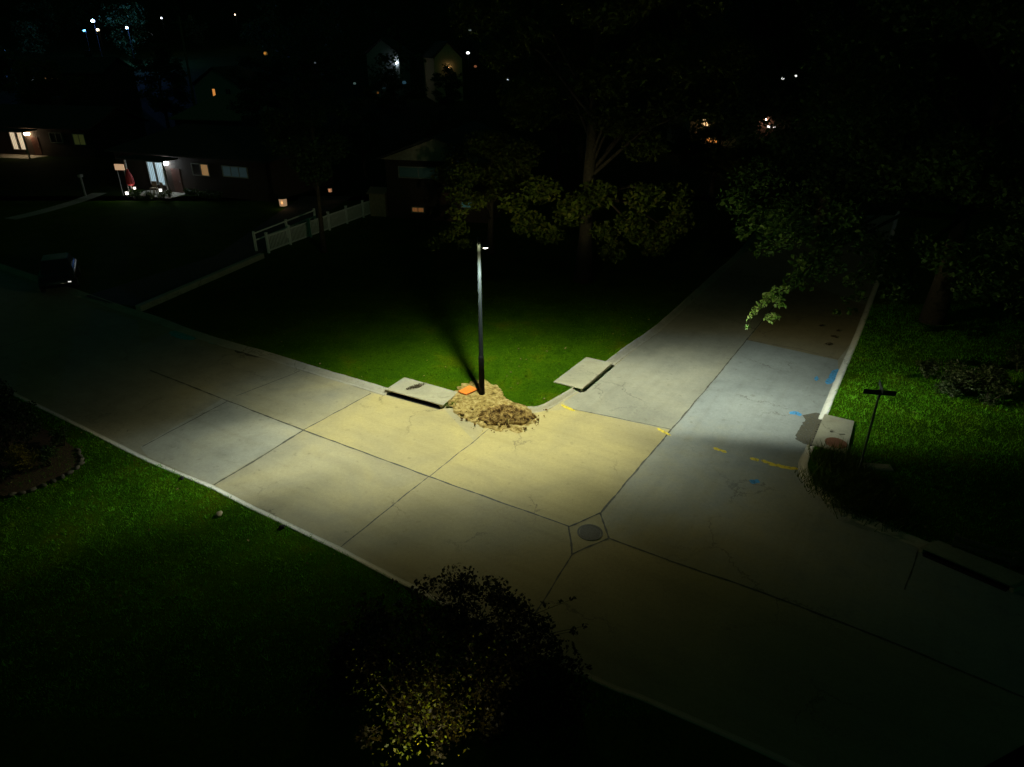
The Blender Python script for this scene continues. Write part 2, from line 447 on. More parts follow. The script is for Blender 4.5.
def offset(line, d):
    out = []
    for i, p in enumerate(line):
        t = line[min(i + 1, len(line) - 1)] - line[max(i - 1, 0)]
        t.z = 0; t.normalize()
        out.append(p + Vector((-t.y, t.x, 0)) * d)
    return out
KN, KF, KC, KS, KR = 0.26, 0.40, 0.26, 0.36, 0.28
def kerb_line(line, side, KW, mat='kerb'):
    mb = MB()
    a = [p.copy() for p in line]
    prof = [(0.0, -0.03), (0.0, 0.006), (KW * 0.25, 0.025), (KW * 0.5, 0.075), (KW * 0.75, 0.122), (KW * 0.95, 0.136), (KW, 0.128), (KW, 0.02)]
    rows = []
    for d, z in prof:
        r = offset(a, side * d)
        rows.append([Vector((p.x + 0.02 * mnoise.noise(p * 2.9), p.y, z + 0.014 * mnoise.noise(p * 1.7))) for p in r])
    n = len(a)
    vs = [p for r in rows for p in r]
    fs = [(j * n + i, j * n + i + 1, (j + 1) * n + i + 1, (j + 1) * n + i) for j in range(len(prof) - 1) for i in range(n - 1)]
    fs.append(tuple(j * n for j in range(len(prof)))); fs.append(tuple(reversed([j * n + n - 1 for j in range(len(prof))])))
    mb.add(vs, fs)
    o = mb.build('kerb', M[mat], smooth=False); setp(o, kind='structure')
    return o
kerb_line(near_edge, -1, KN, 'kerb_pale')
kerb_line(far_edge, 1, KF)
kerb_line([p for p in corner_edge if p.x < G(450, 405).x], 1, KC)
kerb_line([p for p in corner_edge if p.x > G(524, 413).x], 1, KC)
kerb_line(side_edge, 1, KS)
kerb_line(right_edge_a, 1, KR, 'kerb_pale')
kerb_line(right_edge_b, 1, KR)

# storm-drain slabs (corners on the lawn, top 0.17 m): back-left, back-right, front-right, front-left
SLABS = [
    [(404.3, 377.2), (458.3, 392.2), (442.5, 405.4), (385.3, 389.6)],
    [(586.2, 357.0), (612.6, 363.0), (582.3, 388.8), (553.3, 381.6)],
    [(854.5, 421.3), (847.0, 452.7), (812.0, 444.5), (824.4, 414.0)],
    [(1030, 578), (938, 540), (922, 548), (1012, 586)],
]
SL = [[G(x, y, 0.17) for x, y in s] for s in SLABS]

def sheet(name, outline, z, mat, kind='structure', parent=None, sub=0):
    bm = bmesh.new()
    vs = [bm.verts.new((p[0], p[1], z)) for p in outline]
    es = [bm.edges.new((vs[i], vs[(i + 1) % len(vs)])) for i in range(len(vs))]
    bmesh.ops.triangle_fill(bm, use_beauty=True, use_dissolve=False, edges=es, normal=(0, 0, 1))
    me = bpy.data.meshes.new(name); bm.to_mesh(me); bm.free()
    o = link(name, me, mat, parent)
    if kind: setp(o, kind=kind)
    return o
def lawn(name, outline):
    o = sheet(name, outline, LZ, M['lawn'])
    return o
inn = 0.05
near_l = offset(near_edge, -(KN - inn))
lawn_near = list(near_l) + [Vector((40, -12, 0)), Vector((-80, -12, 0)), Vector((-80, 30, 0))]
lawn('lawn', lawn_near)
lawn_corner = (list(offset(far_edge, KF - inn)) + [SL[0][3], SL[0][0], SL[0][1], SL[0][2]] + list(offset(corner_edge, KC - inn))
               + [SL[1][2], SL[1][3], SL[1][0], SL[1][1]] + list(offset(side_edge, KS - inn))
               + [Vector((24, 62, 0)), Vector((-80, 62, 0)), Vector((-80, 50, 0))])
lawn('lawn', lawn_corner)
lawn_right = (list(offset(right_edge_a, KR - inn)) + [SL[2][3], SL[2][0], SL[2][1], SL[2][2]] + list(offset(right_edge_b, KR - inn))
              + [Vector((90, 8, 0)), Vector((90, 62, 0)), Vector((33, 62, 0))])
lawn('lawn', lawn_right)

# ------------------------------------------------------------------ roads
road_outline = ([p for p in offset(near_edge, -0.02)][::-1] + list(offset(far_edge, 0.5)) + list(offset(corner_edge, 0.3))
                + list(offset(side_edge, 0.5)) + list(offset(right_edge_a, 0.5)) + list(offset(right_edge_b, 0.05)))
road_outline = [Vector((p.x, p.y, 0)) for p in road_outline]
road = sheet('road', road_outline, -0.004, M['conc_mid'])
# poured panels of different age, each a face of the pavement
def panel(pts, mat):
    o = sheet('pavement_panel', [G(x, y) for x, y in pts], 0.0, mat, kind=None, parent=road)
    return o
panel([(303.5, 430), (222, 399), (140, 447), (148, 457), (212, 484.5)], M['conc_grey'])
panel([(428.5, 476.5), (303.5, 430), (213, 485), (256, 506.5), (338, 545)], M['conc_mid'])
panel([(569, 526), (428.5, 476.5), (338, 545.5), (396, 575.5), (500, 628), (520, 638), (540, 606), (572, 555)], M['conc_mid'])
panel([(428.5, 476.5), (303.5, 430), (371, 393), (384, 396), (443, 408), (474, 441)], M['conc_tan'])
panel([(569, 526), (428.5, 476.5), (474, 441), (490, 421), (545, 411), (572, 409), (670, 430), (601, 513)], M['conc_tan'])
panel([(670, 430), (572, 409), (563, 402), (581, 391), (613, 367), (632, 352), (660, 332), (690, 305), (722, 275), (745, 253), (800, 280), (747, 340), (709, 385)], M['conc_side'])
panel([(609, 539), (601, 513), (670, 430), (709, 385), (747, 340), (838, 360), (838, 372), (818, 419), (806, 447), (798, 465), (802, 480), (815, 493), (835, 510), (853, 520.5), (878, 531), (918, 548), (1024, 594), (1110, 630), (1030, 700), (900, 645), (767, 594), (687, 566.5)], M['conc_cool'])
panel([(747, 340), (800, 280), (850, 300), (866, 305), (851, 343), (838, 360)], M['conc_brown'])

def joint_pts(pts, w, jit, seed, mb):
    rnd = random.Random(seed)
    L = [G(x, y) for x, y in pts]
    dense = []
    for i in range(len(L) - 1):
        k = max(1, int((L[i + 1] - L[i]).length / 0.18))
        for j in range(k): dense.append(L[i].lerp(L[i + 1], j / k))
    dense.append(L[-1])
    a, b = [], []
    for i, p in enumerate(dense):
        t = dense[min(i + 1, len(dense) - 1)] - dense[max(i - 1, 0)]
        nrm = Vector((-t.y, t.x, 0)).normalized()
        wob = 0.03 * mnoise.noise(Vector((p.x * 1.3, p.y * 1.3, seed)))
        ww = w * (0.55 + 0.9 * rnd.random())
        a.append((p.x + nrm.x * (wob + ww / 2), p.y + nrm.y * (wob + ww / 2), 0.004))
        b.append((p.x + nrm.x * (wob - ww / 2), p.y + nrm.y * (wob - ww / 2), 0.004))
    n = len(dense)
    mb.add(a + b, [(i, n + i, n + i + 1, i + 1) for i in range(n - 1)])
JOINTS = [
    ([(150, 370), (185, 384), (256, 412), (303.5, 430), (428.5, 476.5), (512, 506.5), (569, 526.4)], 0.05),
    ([(569, 526.4), (600.5, 513)], 0.05), ([(600.5, 513), (608.5, 538.6)], 0.05), ([(608.5, 538.6), (572, 554.5)], 0.05), ([(572, 554.5), (569, 526.4)], 0.05),
    ([(600.5, 513), (672, 429), (709.5, 385), (747, 339.5), (775, 305), (800, 270)], 0.05),
    ([(608.5, 538.6), (687, 566.5), (767, 594), (900, 645), (1030, 700)], 0.05),
    ([(572, 554.5), (555, 582), (538, 610), (520, 638)], 0.04),
    ([(428.5, 476.5), (341, 547)], 0.035), ([(430, 476), (478, 438), (494, 424)], 0.03),
    ([(303.5, 430), (256, 460), (213.7, 485)], 0.07), ([(303.5, 430), (371, 393.5)], 0.045),
    ([(228, 401), (142.5, 446.5)], 0.04), ([(236, 396), (270, 383), (300, 371)], 0.03),
    ([(572, 409), (644.5, 423.5), (671, 429.5)], 0.035),
    ([(747, 340), (800, 349), (838, 359)], 0.03),
    ([(918, 550), (914, 565), (905, 590)], 0.03),
]
for k, (pts, w) in enumerate(JOINTS):
    mb = MB(); joint_pts(pts, w, 0, k * 7 + 1, mb)
    mb.build('tar_joint', M['joint'], road)
# spray-paint marks of the utility locators
def stroke(pts, w, mat, name, seed, z=0.006):
    rnd = random.Random(seed); mb = MB()
    L = [G(x, y, z) for x, y in pts]
    dense = smooth_poly(L, 8)
    a, b = [], []
    for i, p in enumerate(dense):
        t = dense[min(i + 1, len(dense) - 1)] - dense[max(i - 1, 0)]
        nrm = Vector((-t.y, t.x, 0)).normalized()
        e_ = math.sin(math.pi * min(1, max(0.12, min(i, len(dense) - 1 - i) / 4)) / 2)
        wa = w * e_ * (0.5 + 0.35 * mnoise.noise(Vector((i * 0.37, seed, 0))) + 0.12 * rnd.random())
        wb = w * e_ * (0.5 + 0.35 * mnoise.noise(Vector((i * 0.37, seed, 7))) + 0.12 * rnd.random())
        a.append(p + nrm * wa); b.append(p - nrm * wb)
    n = len(dense)
    mb.add(a + b, [(i, n + i, n + i + 1, i + 1) for i in range(n - 1)])
    o = mb.build(name, mat, road)
for k, (pts, w) in enumerate([
    ([(561, 404.5), (568, 408), (575, 411)], 0.14), ([(657, 428), (664, 432), (671, 435.5)], 0.11),
    ([(713, 447.5), (720, 450), (727, 452.5)], 0.13), ([(750, 458.5), (754, 459), (759, 461)], 0.15),
    ([(761, 459.5), (770, 463.5), (780, 466), (790, 468), (798, 468.5)], 0.16)]):
    stroke(pts, w, M['yellow'], 'yellow_marking', k)
for k, (pts, w) in enumerate([
    ([(751, 479.5), (754, 482), (758, 479.5)], 0.18), ([(790, 414), (796, 412.5), (800, 416)], 0.20),
    ([(817, 376), (816, 381)], 0.13), ([(827, 384), (833, 377), (838, 369)], 0.28)]):
    stroke(pts, w, M['blue'], 'blue_marking', k + 20, 0.006 if k < 3 else 0.0065)
stroke([(172, 331), (180, 334.5), (190, 337), (198, 337)], 0.55, M['teal'], 'turquoise_marking', 41, 0.0065)
stroke([(198, 337), (206, 340), (217, 344.5)], 0.16, M['teal'], 'turquoise_marking', 42, 0.0065)
# dark wet patches: gutter by the right drain, and by the left kerb
M['wet'] = worn_paint('gutter_silt', (0.10, 0.088, 0.06))
stroke([(818, 413), (813, 425), (808, 436), (805, 444)], 0.62, M['wet'], 'gutter_stain', 51, 0.0035)
stroke([(235, 350), (248, 353), (262, 357)], 0.34, M['joint'], 'gutter_stain', 52, 0.0035)

# manhole in the diamond of joints
def manhole():
    c = G(590, 532.5)
    t = empty('manhole_cover', (c.x, c.y, 0.0), 0.4, 'round dark iron manhole cover inside the diamond of road joints', 'manhole cover')
    mb = MB()
    def ringpoly(r, n=40): return [(r * math.cos(2 * math.pi * k / n), r * math.sin(2 * math.pi * k / n)) for k in range(n)]
    o_, i_ = ringpoly(0.36), ringpoly(0.305)
    n = 40
    vs = [(x, y, 0.014) for x, y in o_] + [(x, y, 0.014) for x, y in i_] + [(x, y, 0.0) for x, y in o_] + [(x, y, 0.0) for x, y in i_]
    fs = []
    for k in range(n):
        j = (k + 1) % n
        fs += [(k, j, n + j, n + k), (k, 2 * n + k, 2 * n + j, j), (n + k, n + j, 3 * n + j, 3 * n + k)]
    mb.add(vs, fs); mb.build('rim', M['iron'], t)
    mb = MB(); mb.prism(ringpoly(0.295), 0.0, 0.010)
    for k in range(-4, 5):
        for j in range(-4, 5):
            if (k * k + j * j) < 14: mb.box((k * 0.068, j * 0.068, 0.0125), (0.036, 0.036, 0.005))
    mb.build('lid', M['iron'], t)
manhole()

# ------------------------------------------------------------------ storm drains
def drain(idx, label):
    c4 = SL[idx]
    c = sum((p for p in c4), Vector()) / 4
    t = empty('storm_drain', (c.x, c.y, 0.0), 0, label, 'storm drain', 'storm drains at the kerb')
    loc = [Vector((p.x - c.x, p.y - c.y, 0)) for p in c4]
    bl, br, fr, fl = loc
    mb = MB(); mb.prism([bl, br, fr, fl], 0.130, 0.180)
    slab = mb.build('top_slab', M['slab'], t, bevel=0.012)
    # box under the slab: back and two sides, dark throat open to the road
    def wall(a, b, th):
        mb = MB()
        d = (b - a).normalized(); n = Vector((-d.y, d.x, 0)) * th
        mb.prism([a, b, b + n, a + n], -0.05, 0.127); mb.build('side_wall', M['slab'], t)
    inset = lambda p: p * 0.97
    wall(inset(fr), inset(fr).lerp(inset(br), 0.98), 0.10)
    wall(inset(bl).lerp(inset(fl), 0.02), inset(fl), 0.10)
    mb = MB()
    f0, f1 = inset(fl) * 0.985, inset(fr) * 0.985
    b0, b1 = inset(bl) * 0.9, inset(br) * 0.9
    mb.add([(f0.x, f0.y, 0.003), (f1.x, f1.y, 0.003), (b1.x, b1.y, 0.003), (b0.x, b0.y, 0.003),
            (b0.x, b0.y, 0.128), (b1.x, b1.y, 0.128), (f0.x, f0.y, 0.128), (f1.x, f1.y, 0.128)],
           [(0, 1, 2, 3), (3, 2, 5, 4), (6, 4, 5, 7)])
    # flat near-black strip in front of the opening paints the shade of a recess
    dn = (f1 - f0); dn = Vector((dn.y, -dn.x, 0)).normalized() * 0.13
    if dn.dot(bl + br) > 0: dn = -dn
    mb.add([(f0.x, f0.y, 0.0032), (f1.x, f1.y, 0.0032), (f1.x * .97 + dn.x, f1.y * .97 + dn.y, 0.0032), (f0.x * .97 + dn.x, f0.y * .97 + dn.y, 0.0032)], [(0, 1, 2, 3)])
    mb.build('throat', M['void'], t)  # near-black faces carry the shade inside the drain in their colour
    return t, c
d1, dc1 = drain(0, 'concrete storm drain slab with dead leaves on it, left of the lamp pole')
d2, dc2 = drain(1, 'clean concrete storm drain slab on the grass corner right of the dirt pile')
d3, dc3 = drain(2, 'concrete storm drain slab with a rusty round lid beside the street sign')
drain(3, 'dim concrete kerb inlet below the timber rail at the far right')
def small_lid(t, c, px, py, r, mat):
    p = G(px, py, 0.18)
    mb = MB(); mb.prism([(p.x - c.x + r * math.cos(a * math.pi / 16), p.y - c.y + r * math.sin(a * math.pi / 16)) for a in range(32)], 0.179, 0.190)
    mb.prism([(p.x - c.x + r * .8 * math.cos(a * math.pi / 16), p.y - c.y + r * .8 * math.sin(a * math.pi / 16)) for a in range(32)], 0.1905, 0.194)
    mb.build('access_lid', mat, t)
small_lid(d3, dc3, 836, 443, 0.36, M['rust_iron'])
small_lid(d3, dc3, 831.5, 431.5, 0.06, M['iron'])
small_lid(d1, dc1, 444, 395, 0.25, M['slab'])
mb = MB(); p = G(842, 434.5, 0.17); mb.box((p.x - dc3.x, p.y - dc3.y, 0.184), (0.2, 0.05, 0.012)); mb.build('lifting_slot', M['iron'], d3)

# ------------------------------------------------------------------ street lamp
def street_lamp():
    t = empty('street_lamp', POLE, 0, 'slim lit street lamp with a short arm standing in bare sandy soil at the corner', 'street lamp')
    H = 6.15
    mb = MB(); mb.tube([(0, 0, -0.15), (0, 0, 1.5), (0, 0, 3.5), (0, 0, H)], [0.095, 0.088, 0.075, 0.055], 14)
    mb.build('pole', M['pole'], t, smooth=True)
    mb = MB(); mb.tube([(0, 0, -0.1), (0, 0, 1.62), (0, 0, 1.72)], [0.112, 0.104, 0.09], 14)
    mb.build('base_sleeve', M['sleeve'], t, smooth=True)
    mb = MB(); mb.tube([(0, 0, H - 0.02), (0, 0, H + 0.05)], [0.06, 0.045], 12); mb.build('pole_cap', M['dark_metal'], t)
    ax = Vector((0.27, -0.96, 0)).normalized()
    mb = MB(); mb.tube([(0, 0, H - 0.22), tuple(ax * 0.25 + Vector((0, 0, H - 0.10))), tuple(ax * 0.62 + Vector((0, 0, H - 0.06)))], 0.028, 8)
    mb.build('arm', M['dark_metal'], t, smooth=True)
    hd = ax * 0.92 + Vector((0, 0, H - 0.05))
    ang = math.atan2(ax.y, ax.x)
    mb = MB()
    # cobra-like flat housing: tapered hull
    prof = [(-0.36, 0.05, 0.03), (-0.22, 0.10, 0.05), (0.0, 0.15, 0.07), (0.22, 0.15, 0.06), (0.34, 0.10, 0.035)]
    rings = []
    for x, hw, hh in prof:
        rings.append([(x, -hw, 0), (x, -hw * 0.7, hh), (x, hw * 0.7, hh), (x, hw, 0), (x, hw * 0.9, -0.025), (x, -hw * 0.9, -0.025)])
    vs = [q for r in rings for q in r]
    fs = [(i * 6 + k, i * 6 + (k + 1) % 6, (i + 1) * 6 + (k + 1) % 6, (i + 1) * 6 + k) for i in range(4) for k in range(6)]
    fs += [tuple(range(6)), tuple(reversed(range(24, 30)))]
    mb.add(vs, fs)
    head = mb.build('lamp_head', M['dark_metal'], t)
    head.location = hd; head.rotation_euler = (0, R(-14), ang)
    mb = MB(); mb.tube([(0.08, 0, -0.026), (0.08, 0, -0.05), (0.08, 0, -0.068)], [0.09, 0.075, 0.035], 14)
    lens = mb.build('lens', glow('lamp_lens', (1.0, 0.97, 0.82), 6.0), head)
    # the lamp's own light: wide roadway beam
    ld = bpy.data.lights.new('lamp_light', 'POINT')
    ld.shadow_soft_size = 0.10
    ld.energy = 1.0
    ld.use_nodes = True
    nt = ld.node_tree
    em = nt.nodes['Emission']
    tc = nt.nodes.new('ShaderNodeTexCoord')
    sx = nt.nodes.new('ShaderNodeSeparateXYZ'); nt.links.new(tc.outputs['Normal'], sx.inputs[0])
    h = H - 0.1
    cz = mth(nt, 'MAXIMUM', mth(nt, 'MULTIPLY', sx.outputs[2], -1.0), 0.02)
    gx = mth(nt, 'MULTIPLY', mth(nt, 'DIVIDE', sx.outputs[0], cz), h)
    gy = mth(nt, 'MULTIPLY', mth(nt, 'DIVIDE', sx.outputs[1], cz), h)
    d2 = mth(nt, 'ADD', mth(nt, 'POWER', mth(nt, 'ABSOLUTE', gx), 2.0), mth(nt, 'POWER', mth(nt, 'ABSOLUTE', gy), 2.0))
    az = mth(nt, 'ADD', mth(nt, 'DIVIDE', mth(nt, 'ARCTAN2', sx.outputs[1], sx.outputs[0]), 2 * math.pi), 0.5)   # 0..1 from -180 to 180 degrees
    reach = [((a_ + 180) / 360, r_) for a_, r_ in [(-180, 7.1), (-168, 8.6), (-149, 9.4), (-136, 7.0), (-100, 5.2), (-80, 5.1), (-60, 5.2), (-36, 6.3), (-17, 6.7), (-7, 11.2), (2, 13.6), (14, 11.3), (48, 7.0), (75, 6.3), (117, 6.2), (150, 6.4), (180, 7.1)]]
    rr = N(nt, 'ShaderNodeValToRGB'); rr.color_ramp.interpolation = 'EASE'
    while len(rr.color_ramp.elements) < len(reach): rr.color_ramp.elements.new(0.5)
    for el, (p_, v_) in zip(rr.color_ramp.elements, reach): el.position = p_; el.color = (v_ / 20, v_ / 20, v_ / 20, 1)
    nt.links.new(az, rr.inputs[0])
    rad = mth(nt, 'MULTIPLY', rr.outputs[0], 20.0)
    s2 = mth(nt, 'DIVIDE', d2, mth(nt, 'MULTIPLY', rad, rad))
    e = mth(nt, 'DIVIDE', 1.0, mth(nt, 'ADD', 1.0, mth(nt, 'POWER', s2, 3.0)))
    c3 = mth(nt, 'POWER', mth(nt, 'MAXIMUM', cz, 0.26), 3.0)
    inten = mth(nt, 'DIVIDE', e, c3)
    # stray light of the drop lens near the horizontal, none on the shielded road side
    def sstep(x, a, b):
        mr = N(nt, 'ShaderNodeMapRange', interpolation_type='SMOOTHSTEP')
        mr.inputs[1].default_value = a; mr.inputs[2].default_value = b
        nt.links.new(x, mr.inputs[0]); return mr.outputs[0]
    low = mth(nt, 'SUBTRACT', 1.0, sstep(mth(nt, 'MULTIPLY', sx.outputs[2], -1.0), 0.10, 0.30))
    high = mth(nt, 'SUBTRACT', 1.0, sstep(sx.outputs[2], -0.02, 0.20))
    back = sstep(sx.outputs[1], -0.30, 0.15)
    stray = mth(nt, 'MULTIPLY', mth(nt, 'MULTIPLY', low, high), mth(nt, 'MULTIPLY', back, 0.62))
    inten = mth(nt, 'ADD', mth(nt, 'MULTIPLY', inten, mth(nt, 'LESS_THAN', sx.outputs[2], -0.005)), stray)
    nt.links.new(mth(nt, 'MULTIPLY', inten, 1500.0 * LAMP_POWER), em.inputs['Strength'])
    # a phosphor lamp gets warmer towards the fringe of its beam
    warm = sstep(e, 0.015, 0.11)
    nt.links.new(mixc(nt, warm, (1.0, 0.94, 0.52), (0.89, 1.0, 0.84)), em.inputs['Color'])
    lo = bpy.data.objects.new('lamp_light', ld)
    col.objects.link(lo); lo.parent = head
    lo.location = (0.08, 0, -0.14)
    lo.matrix_parent_inverse = Matrix.Identity(4)
    lo.rotation_euler = (Matrix.Rotation(R(14), 3, 'Y') @ Matrix.Rotation(LAMP_ROT - ang, 3, 'Z')).to_euler()
street_lamp()

# ------------------------------------------------------------------ leaves, crowns, trees
def leaf_cloud(cents, radii, n, size, rng, droop=0.3, flat=0.5):
    """n leaf-sized folded faces scattered through the clumps"""
    cents = np.array(cents); radii = np.array(radii)
    w = radii.prod(axis=1) ** (2 / 3); w /= w.sum()
    idx = rng.choice(len(cents), n, p=w)
    d = rng.normal(size=(n, 3)); d /= np.linalg.norm(d, axis=1)[:, None]
    r = rng.random(n) ** 0.45
    c = cents[idx] + d * radii[idx] * r[:, None]
    nrm = rng.normal(size=(n, 3)); nrm[:, 2] = np.abs(nrm[:, 2]) * 1.0 + flat
    nrm /= np.linalg.norm(nrm, axis=1)[:, None]
    a = np.cross(nrm, rng.normal(size=(n, 3))); a /= np.linalg.norm(a, axis=1)[:, None]
    a[:, 2] -= droop * rng.random(n); a /= np.linalg.norm(a, axis=1)[:, None]
    b = np.cross(nrm, a)
    s = size * (0.6 + 0.8 * rng.random(n))[:, None]
    p0 = c - a * s * 0.5; p2 = c + a * s * 0.5
    up = nrm * s * 0.12
    p1 = c + b * s * 0.30 + up; p3 = c - b * s * 0.30 + up
    v = np.stack([p0, p1, p2, p3], 1).reshape(-1, 3)
    k = np.arange(n) * 4
    f = np.stack([k, k + 1, k + 2, k + 3], 1)
    return v, f

def crown_clumps(rng, n, R0, z0, z1, clump, shell=0.55, lean=(0, 0)):
    cents, radii = [], []
    zc, hz = (z0 + z1) / 2, (z1 - z0) / 2
    for _ in range(n):
        d = rng.normal(size=3); d /= np.linalg.norm(d)
        r = shell + (1 - shell) * rng.random()
        wob = 0.8 + 0.4 * rng.random()
        p = np.array([d[0] * R0 * r * wob + lean[0], d[1] * R0 * r * wob + lean[1], zc + d[2] * hz * r])
        s = clump * (0.6 + 0.8 * rng.random())
        cents.append(p); radii.append((s, s, s * 0.62))
    return cents, radii

def trunk_mb(h, r, limbs, rng, bend=0.25):
    mb = MB()
    pts, rad = [], []
    for k in range(7):
        t = k / 6
        pts.append((bend * math.sin(2.1 * t) * t, bend * 0.6 * math.sin(3.3 * t + 1) * t, h * t - 0.1))
        rad.append(r * (1.35 if k == 0 else (1 - 0.72 * t)))
    mb.tube(pts, rad, 10)
    for e in limbs:
        t = min(0.95, max(0.3, (e[2] / h) * 0.62 + 0.05 * rng.random()))
        i = min(5, int(t * 6)); f = t * 6 - i
        a = Vector(pts[i]).lerp(Vector(pts[i + 1]), f)
        e = Vector(e); mid = a.lerp(e, 0.5) + Vector((0, 0, 0.10 * (e - a).length))
        rr = r * 0.34 * (1 - 0.5 * t)
        mb.tube([a, mid, e], [rr, rr * 0.6, rr * 0.18], 6, cap=False)
    return mb

def tree(name, label, x, y, z, h, R0, base, tr, seed, nclump, clump, nleaf, size, mat, group=None, extra=None, lean=(0, 0), cat='tree', limbs=14, shell=0.55):
    rng = np.random.default_rng(seed)
    t = empty(name, (x, y, z), 0, label, cat, group)
    ce, ra = crown_clumps(rng, nclump, R0, base, h, clump, shell, lean)
    if extra:
        for c, s in extra: ce.append(np.array(c)); ra.append((s, s, s * 0.7))
    v, f = leaf_cloud(ce, ra, nleaf, size, rng)
    link('crown', np_mesh('crown', v, f), mat, t)
    pick = [ce[i] for i in rng.choice(len(ce), min(limbs, len(ce)), replace=False)]
    trunk_mb(h * 0.86, tr, pick, rng).build('trunk', M['bark'], t, smooth=True)
    return t
def dup(root, loc, rz, sc, label=None, group=None):
    r = root.copy(); col.objects.link(r); r.location = loc; r.rotation_euler = (0, 0, rz); r.scale = (sc, sc, sc)
    if label: r['label'] = label
    if group: r['group'] = group
    for ch in list(root.children):
        c = ch.copy(); col.objects.link(c); c.parent = r
    return r

# big oak behind the corner lawn
oak = G(583, 281, LZ)
tree('oak_tree', 'large oak with low lit foliage and thick trunk behind the corner lawn', oak.x, oak.y, LZ, 19, 6.0, 6.8, 0.42, 11, 80, 1.35, 52000, 0.25, M['leaf_oak'], lean=(0.9, 0),
     extra=[((dx, dy, dz - 0.55), s * 0.9) for dx, dy, dz, s in [(-3.2, -3.2, 4.6, 1.03), (-2.2, -3.6, 4.2, 0.92), (-1.2, -2.6, 4.9, 1.03), (-0.9, -3.6, 5.6, 1.03), (0.6, -3.5, 4.2, 0.92), (1.0, -4.0, 3.4, 0.86), (1.9, -3.4, 4.6, 1.03), (2.6, -3.0, 4.0, 1.03), (3.2, -3.4, 3.5, 0.92), (3.9, -3.0, 4.2, 1.03), (4.6, -2.4, 4.6, 0.92), (0.2, -3.0, 6.0, 1.15), (2.4, -3.6, 6.0, 1.15), (-2.6, -3.0, 6.2, 1.15), (4.2, -2.2, 5.8, 1.15), (-4.0, -2.6, 5.4, 0.92)]])
# neighbour whose branch hangs just left of the lamp
tree('maple_tree', 'low dark maple whose branch hangs just left of the lamp top', -1.4, 43.5, LZ, 7.2, 3.0, 3.6, 0.24, 12, 40, 0.9, 11000, 0.22, M['leaf_oak'],
     extra=[((dx - 0.8, dy, dz), s) for dx, dy, dz, s in [(-0.4, -9.6, 4.0, .55), (-1.0, -9.8, 3.6, .5), (-1.7, -9.9, 3.3, .45), (-0.2, -9.8, 3.3, .45), (-0.5, -9, 4.6, .6), (-0.6, -7.5, 5.2, .8), (-0.4, -6.0, 6.0, 1.0), (0.4, -8.5, 5.0, .6)]])
# big tree on the right verge, reaching over the side road
maple = tree('maple_tree', 'huge dark maple on the right verge with one bright leafy branch over the side road', 20.5, 31.5, LZ, 20, 8.6, 5.0, 0.45, 13, 150, 1.6, 95000, 0.22, M['leaf_maple'],
     extra=[((dx, dy, dz), s) for dx, dy, dz, s in [(-8.8, -4.6, 4.4, .6), (-9.8, -4.9, 3.0, .35)] + [(lambda p, sg: (p.x - 20.5, p.y - 31.5, p.z - LZ, sg))(P(x, y, Y), sg) for x, y, Y, sg in [(790, 284, 25.6, .35), (797, 277, 26.0, .4), (804, 271, 26.3, .45), (812, 263, 26.8, .5), (820, 257, 27.3, .5), (830, 250, 28, .6), (805, 284, 26.2, .4), (818, 274, 27, .5), (832, 266, 28, .6), (845, 300, 28.5, .3), (852, 310, 28.5, .3), (838, 312, 28.3, .22), (858, 296, 28.6, .4), (850, 282, 28.6, .5), (735, 200, 28, .8), (750, 212, 28, .8), (765, 226, 27.5, .8), (780, 240, 27, .7), (745, 232, 28, .6), (762, 250, 27, .5), (800, 236, 27.5, .8), (820, 226, 28, .9), (842, 216, 28, .9), (862, 240, 28.5, .9), (878, 268, 28.5, .8), (893, 296, 28.5, .6), (882, 250, 28.5, .9), (905, 280, 28.5, .8)]] + [(-8.0, -4.2, 4.8, .7), (-7.0, -3.5, 5.3, .9), (-6.2, -2.5, 5.2, 1.0),
             (-5.8, -3.6, 3.6, .4), (-5.2, -3.5, 3.3, .4), (-4.7, -3.2, 3.9, .5), (-4.6, -2.6, 4.6, .8), (-3.6, -2.8, 4.8, .9), (-8.4, -1.0, 5.0, 1.2), (-7.6, 1.5, 5.0, 1.2), (-6.0, 3.0, 5.4, 1.3), (-9.0, 2.0, 6.5, 1.4), (-1.5, -4.5, 3.4, 1.2), (0.4, -5.0, 3.0, 1.1), (-0.6, -4.0, 4.8, 1.3), (1.5, -4.6, 4.2, 1.3), (-2.8, -4.0, 4.4, 1.1), (0.6, -4.2, 5.6, 1.3)]], limbs=18)
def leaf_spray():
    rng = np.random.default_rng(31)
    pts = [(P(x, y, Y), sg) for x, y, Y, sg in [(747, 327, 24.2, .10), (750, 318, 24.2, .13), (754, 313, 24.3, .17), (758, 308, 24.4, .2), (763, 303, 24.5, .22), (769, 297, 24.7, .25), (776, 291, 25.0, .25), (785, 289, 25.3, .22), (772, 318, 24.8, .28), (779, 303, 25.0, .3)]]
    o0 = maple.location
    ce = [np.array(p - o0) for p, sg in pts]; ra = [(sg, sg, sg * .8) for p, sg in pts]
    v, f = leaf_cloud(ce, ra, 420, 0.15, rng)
    link('foliage', np_mesh('foliage', v, f), leafmat('lit_maple_leaves', (0.36, 0.58, 0.20), 0.4, 0.4, (0.60, 0.74, 0.40)), maple)  # bright leaf colour paints the lamplight caught by this branch tip
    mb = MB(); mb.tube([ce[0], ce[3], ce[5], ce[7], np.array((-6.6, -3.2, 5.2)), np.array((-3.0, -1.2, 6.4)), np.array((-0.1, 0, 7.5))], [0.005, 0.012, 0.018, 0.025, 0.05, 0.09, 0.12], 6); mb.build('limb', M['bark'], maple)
leaf_spray()
